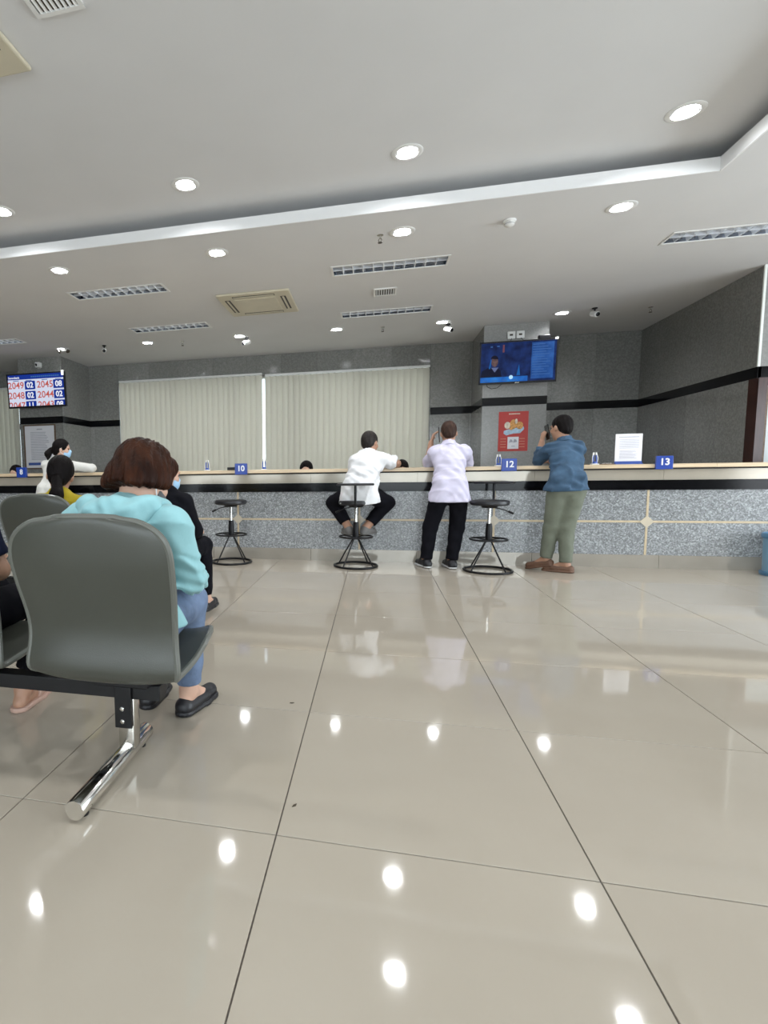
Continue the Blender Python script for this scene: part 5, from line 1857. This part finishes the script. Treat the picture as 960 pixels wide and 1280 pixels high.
# ---- man in a lilac shirt standing, elbows on the counter, phone at his ear
Ja = dict(pel=(0.735, 5.86, 0.80), che=(0.735, 5.955, 1.08), nk=(0.735, 6.0, 1.265), hd=(0.738, 6.055, 1.378), hf=(0.03, 0.93, -0.28), hu=(-0.03, 0.25, 0.97), cf=(0, 1, -0.15),
          sL=(0.595, 5.985, 1.18), eL=(0.553, 6.15, 1.085), wL=(0.575, 6.145, 1.295), hL=((0.28, 0.05, 0.95), (0.9, -0.1, -0.1), (0, 1, 0), 0.5),
          sR=(0.875, 5.985, 1.185), eR=(0.945, 6.15, 1.085), wR=(0.84, 6.32, 1.078), hR=((-0.75, 0.6, 0), DN, (0, -0.5, 0), 0.3),
          hipL=(0.645, 5.86, 0.76), kL=(0.565, 5.93, 0.425), aL=(0.528, 5.92, 0.098), tL=(0.462, 6.09, 0.034),
          hipR=(0.825, 5.86, 0.76), kR=(0.822, 5.93, 0.425), aR=(0.775, 5.905, 0.098), tR=(0.735, 6.085, 0.034))
person('person in a pale lilac shirt and black trousers standing with elbows on the counter', Ja, (0.735, 5.9, 0.0), 'skin_tan', 'hair_auburn', 'crop', 'cloth_lilac', 'cloth_black', 'shoe_black',
       vox=0.0085, cvox=0.009, build=1.02, sleeve=1.12, hem_drop=0.105, pant_end=1.02, shoe_style='shoe', loose=0.012, collar='band', hem_n=(0, 0.1, -1), extras=dict(sole='sole_white', leg=0.018, fold=0.008))
phone('black mobile phone held to the ear of the person in lilac', (0.648, 6.10, 1.372), (0.12, 0.3, 0.9), (1, -0.1, 0.1))

# ---- man in a denim shirt and olive trousers, legs crossed, phone at his ear
Jb = dict(pel=(1.785, 5.83, 0.845), che=(1.80, 5.93, 1.085), nk=(1.795, 5.985, 1.275), hd=(1.772, 6.03, 1.395), hf=(-0.52, 0.82, -0.15), hu=(0.03, 0.16, 0.98), cf=(-0.25, 0.97, -0.12),
          sL=(1.68, 6.0, 1.195), eL=(1.612, 6.16, 1.088), wL=(1.632, 6.13, 1.275), hL=((0.15, -0.05, 0.98), (0.9, 0.2, -0.1), (0, 1, 0.3), 0.6),
          sR=(1.89, 5.93, 1.19), eR=(1.90, 6.10, 1.088), wR=(1.76, 6.27, 1.078), hR=((-0.9, 0.4, 0), DN, (0, -0.5, 0), 0.3),
          hipL=(1.705, 5.84, 0.80), kL=(1.685, 5.90, 0.435), aL=(1.655, 5.93, 0.125), tL=(1.525, 6.02, 0.034),
          hipR=(1.865, 5.84, 0.80), kR=(1.805, 5.86, 0.435), aR=(1.805, 5.84, 0.092), tR=(1.655, 5.92, 0.032))
person('person in a blue denim shirt and olive trousers standing with crossed feet at the counter', Jb, (1.78, 5.87, 0.0), 'skin_tan', 'hair_black', 'short', 'cloth_denim_blue', 'cloth_olive', 'shoe_brown',
       vox=0.0085, cvox=0.009, build=1.0, sleeve=1.72, hem_drop=0.045, pant_end=0.98, shoe_style='flat', loose=0.006, collar='band', extras=dict(leg=0.016, fold=0.009), hem_n=(0.05, 0.1, -1))
phone('black mobile phone held to the ear of the person in denim', (1.668, 6.095, 1.365), (0.05, 0.2, 0.95), (0.9, 0.2, 0.1))

# ---- clerks sitting behind the counter, only the tops of their heads showing
def clerk(label, x, z, y, style, hair, shirt):
    dz = z - 1.14
    J = dict(pel=(x, y, 0.52 + dz), che=(x, y - 0.02, 0.75 + dz), nk=(x, y - 0.03, 0.91 + dz), hd=(x, y - 0.06, 1.015 + dz), hf=(0, -0.95, -0.25), hu=(0, -0.2, 0.97), cf=(0, -1, 0),
             sR=(x - 0.16, y - 0.02, 0.84 + dz), eR=(x - 0.21, y - 0.10, 0.62 + dz), wR=(x - 0.12, y - 0.28, 0.60 + dz), hR=((0.3, -0.9, 0), DN, (0.5, 0, 0), 0.3),
             sL=(x + 0.16, y - 0.02, 0.84 + dz), eL=(x + 0.21, y - 0.10, 0.62 + dz), wL=(x + 0.12, y - 0.28, 0.60 + dz), hL=((-0.3, -0.9, 0), DN, (-0.5, 0, 0), 0.3),
             hipR=(x - 0.09, y, 0.48 + dz), kR=(x - 0.10, y - 0.05, 0.46 + dz), aR=(x - 0.10, y + 0.06, 0.09), tR=(x - 0.10, y - 0.10, 0.028),
             hipL=(x + 0.09, y, 0.48 + dz), kL=(x + 0.10, y - 0.05, 0.46 + dz), aL=(x + 0.10, y + 0.06, 0.09), tL=(x + 0.10, y - 0.10, 0.028))
    for sd in 'LR':
        k = J['k' + sd]
        J['k' + sd] = (k[0], y - 0.22, k[2])
        J['a' + sd] = (k[0], y - 0.16, 0.09)
        J['t' + sd] = (k[0], y - 0.30, 0.028)
    person(label, J, (x, y, 0.0), 'skin_fair', hair, style, shirt, 'cloth_black', 'shoe_black', vox=0.012, cvox=0.012, build=0.95, sleeve=1.8, shoe_style='flat', group='clerks behind the counter')
    st = thing('office_stool', f'low office stool under the clerk, {label.split(", ")[1]}', 'stool', (x, y + 0.03, 0))
    MB().lathe([(0.0, 0.36 + dz), (0.17, 0.362 + dz), (0.18, 0.38 + dz), (0.17, 0.40 + dz), (0.0, 0.40 + dz)], n=24).build('seat', 'black_vinyl', st, True)
    MB().lathe([(0.02, 0.06), (0.02, 0.36 + dz)], n=12).build('post', 'satin_steel', st, True)
    for k in range(5):
        a = k * 2 * math.pi / 5
        MB().tube([(0, 0, 0.06), (0.22 * math.cos(a), 0.22 * math.sin(a), 0.03)], [0.018, 0.012], 8).lathe([(0.0, 0), (0.02, 0.004), (0.02, 0.03), (0, 0.036)], (0.22 * math.cos(a), 0.22 * math.sin(a), 0), 10).build('leg', 'black_metal', st, True)


clerk('clerk behind the counter, between the number 10 sign and the seated man', -0.85, 1.145, 7.12, 'tied', 'hair_black', 'cloth_navy')
clerk('clerk behind the counter, next to the forearm of the seated man', 0.325, 1.135, 7.12, 'short', 'hair_black', 'cloth_white')
clerk('clerk behind the counter, beside the number 8 sign', -5.10, 1.165, 7.12, 'tied', 'hair_black', 'cloth_navy')
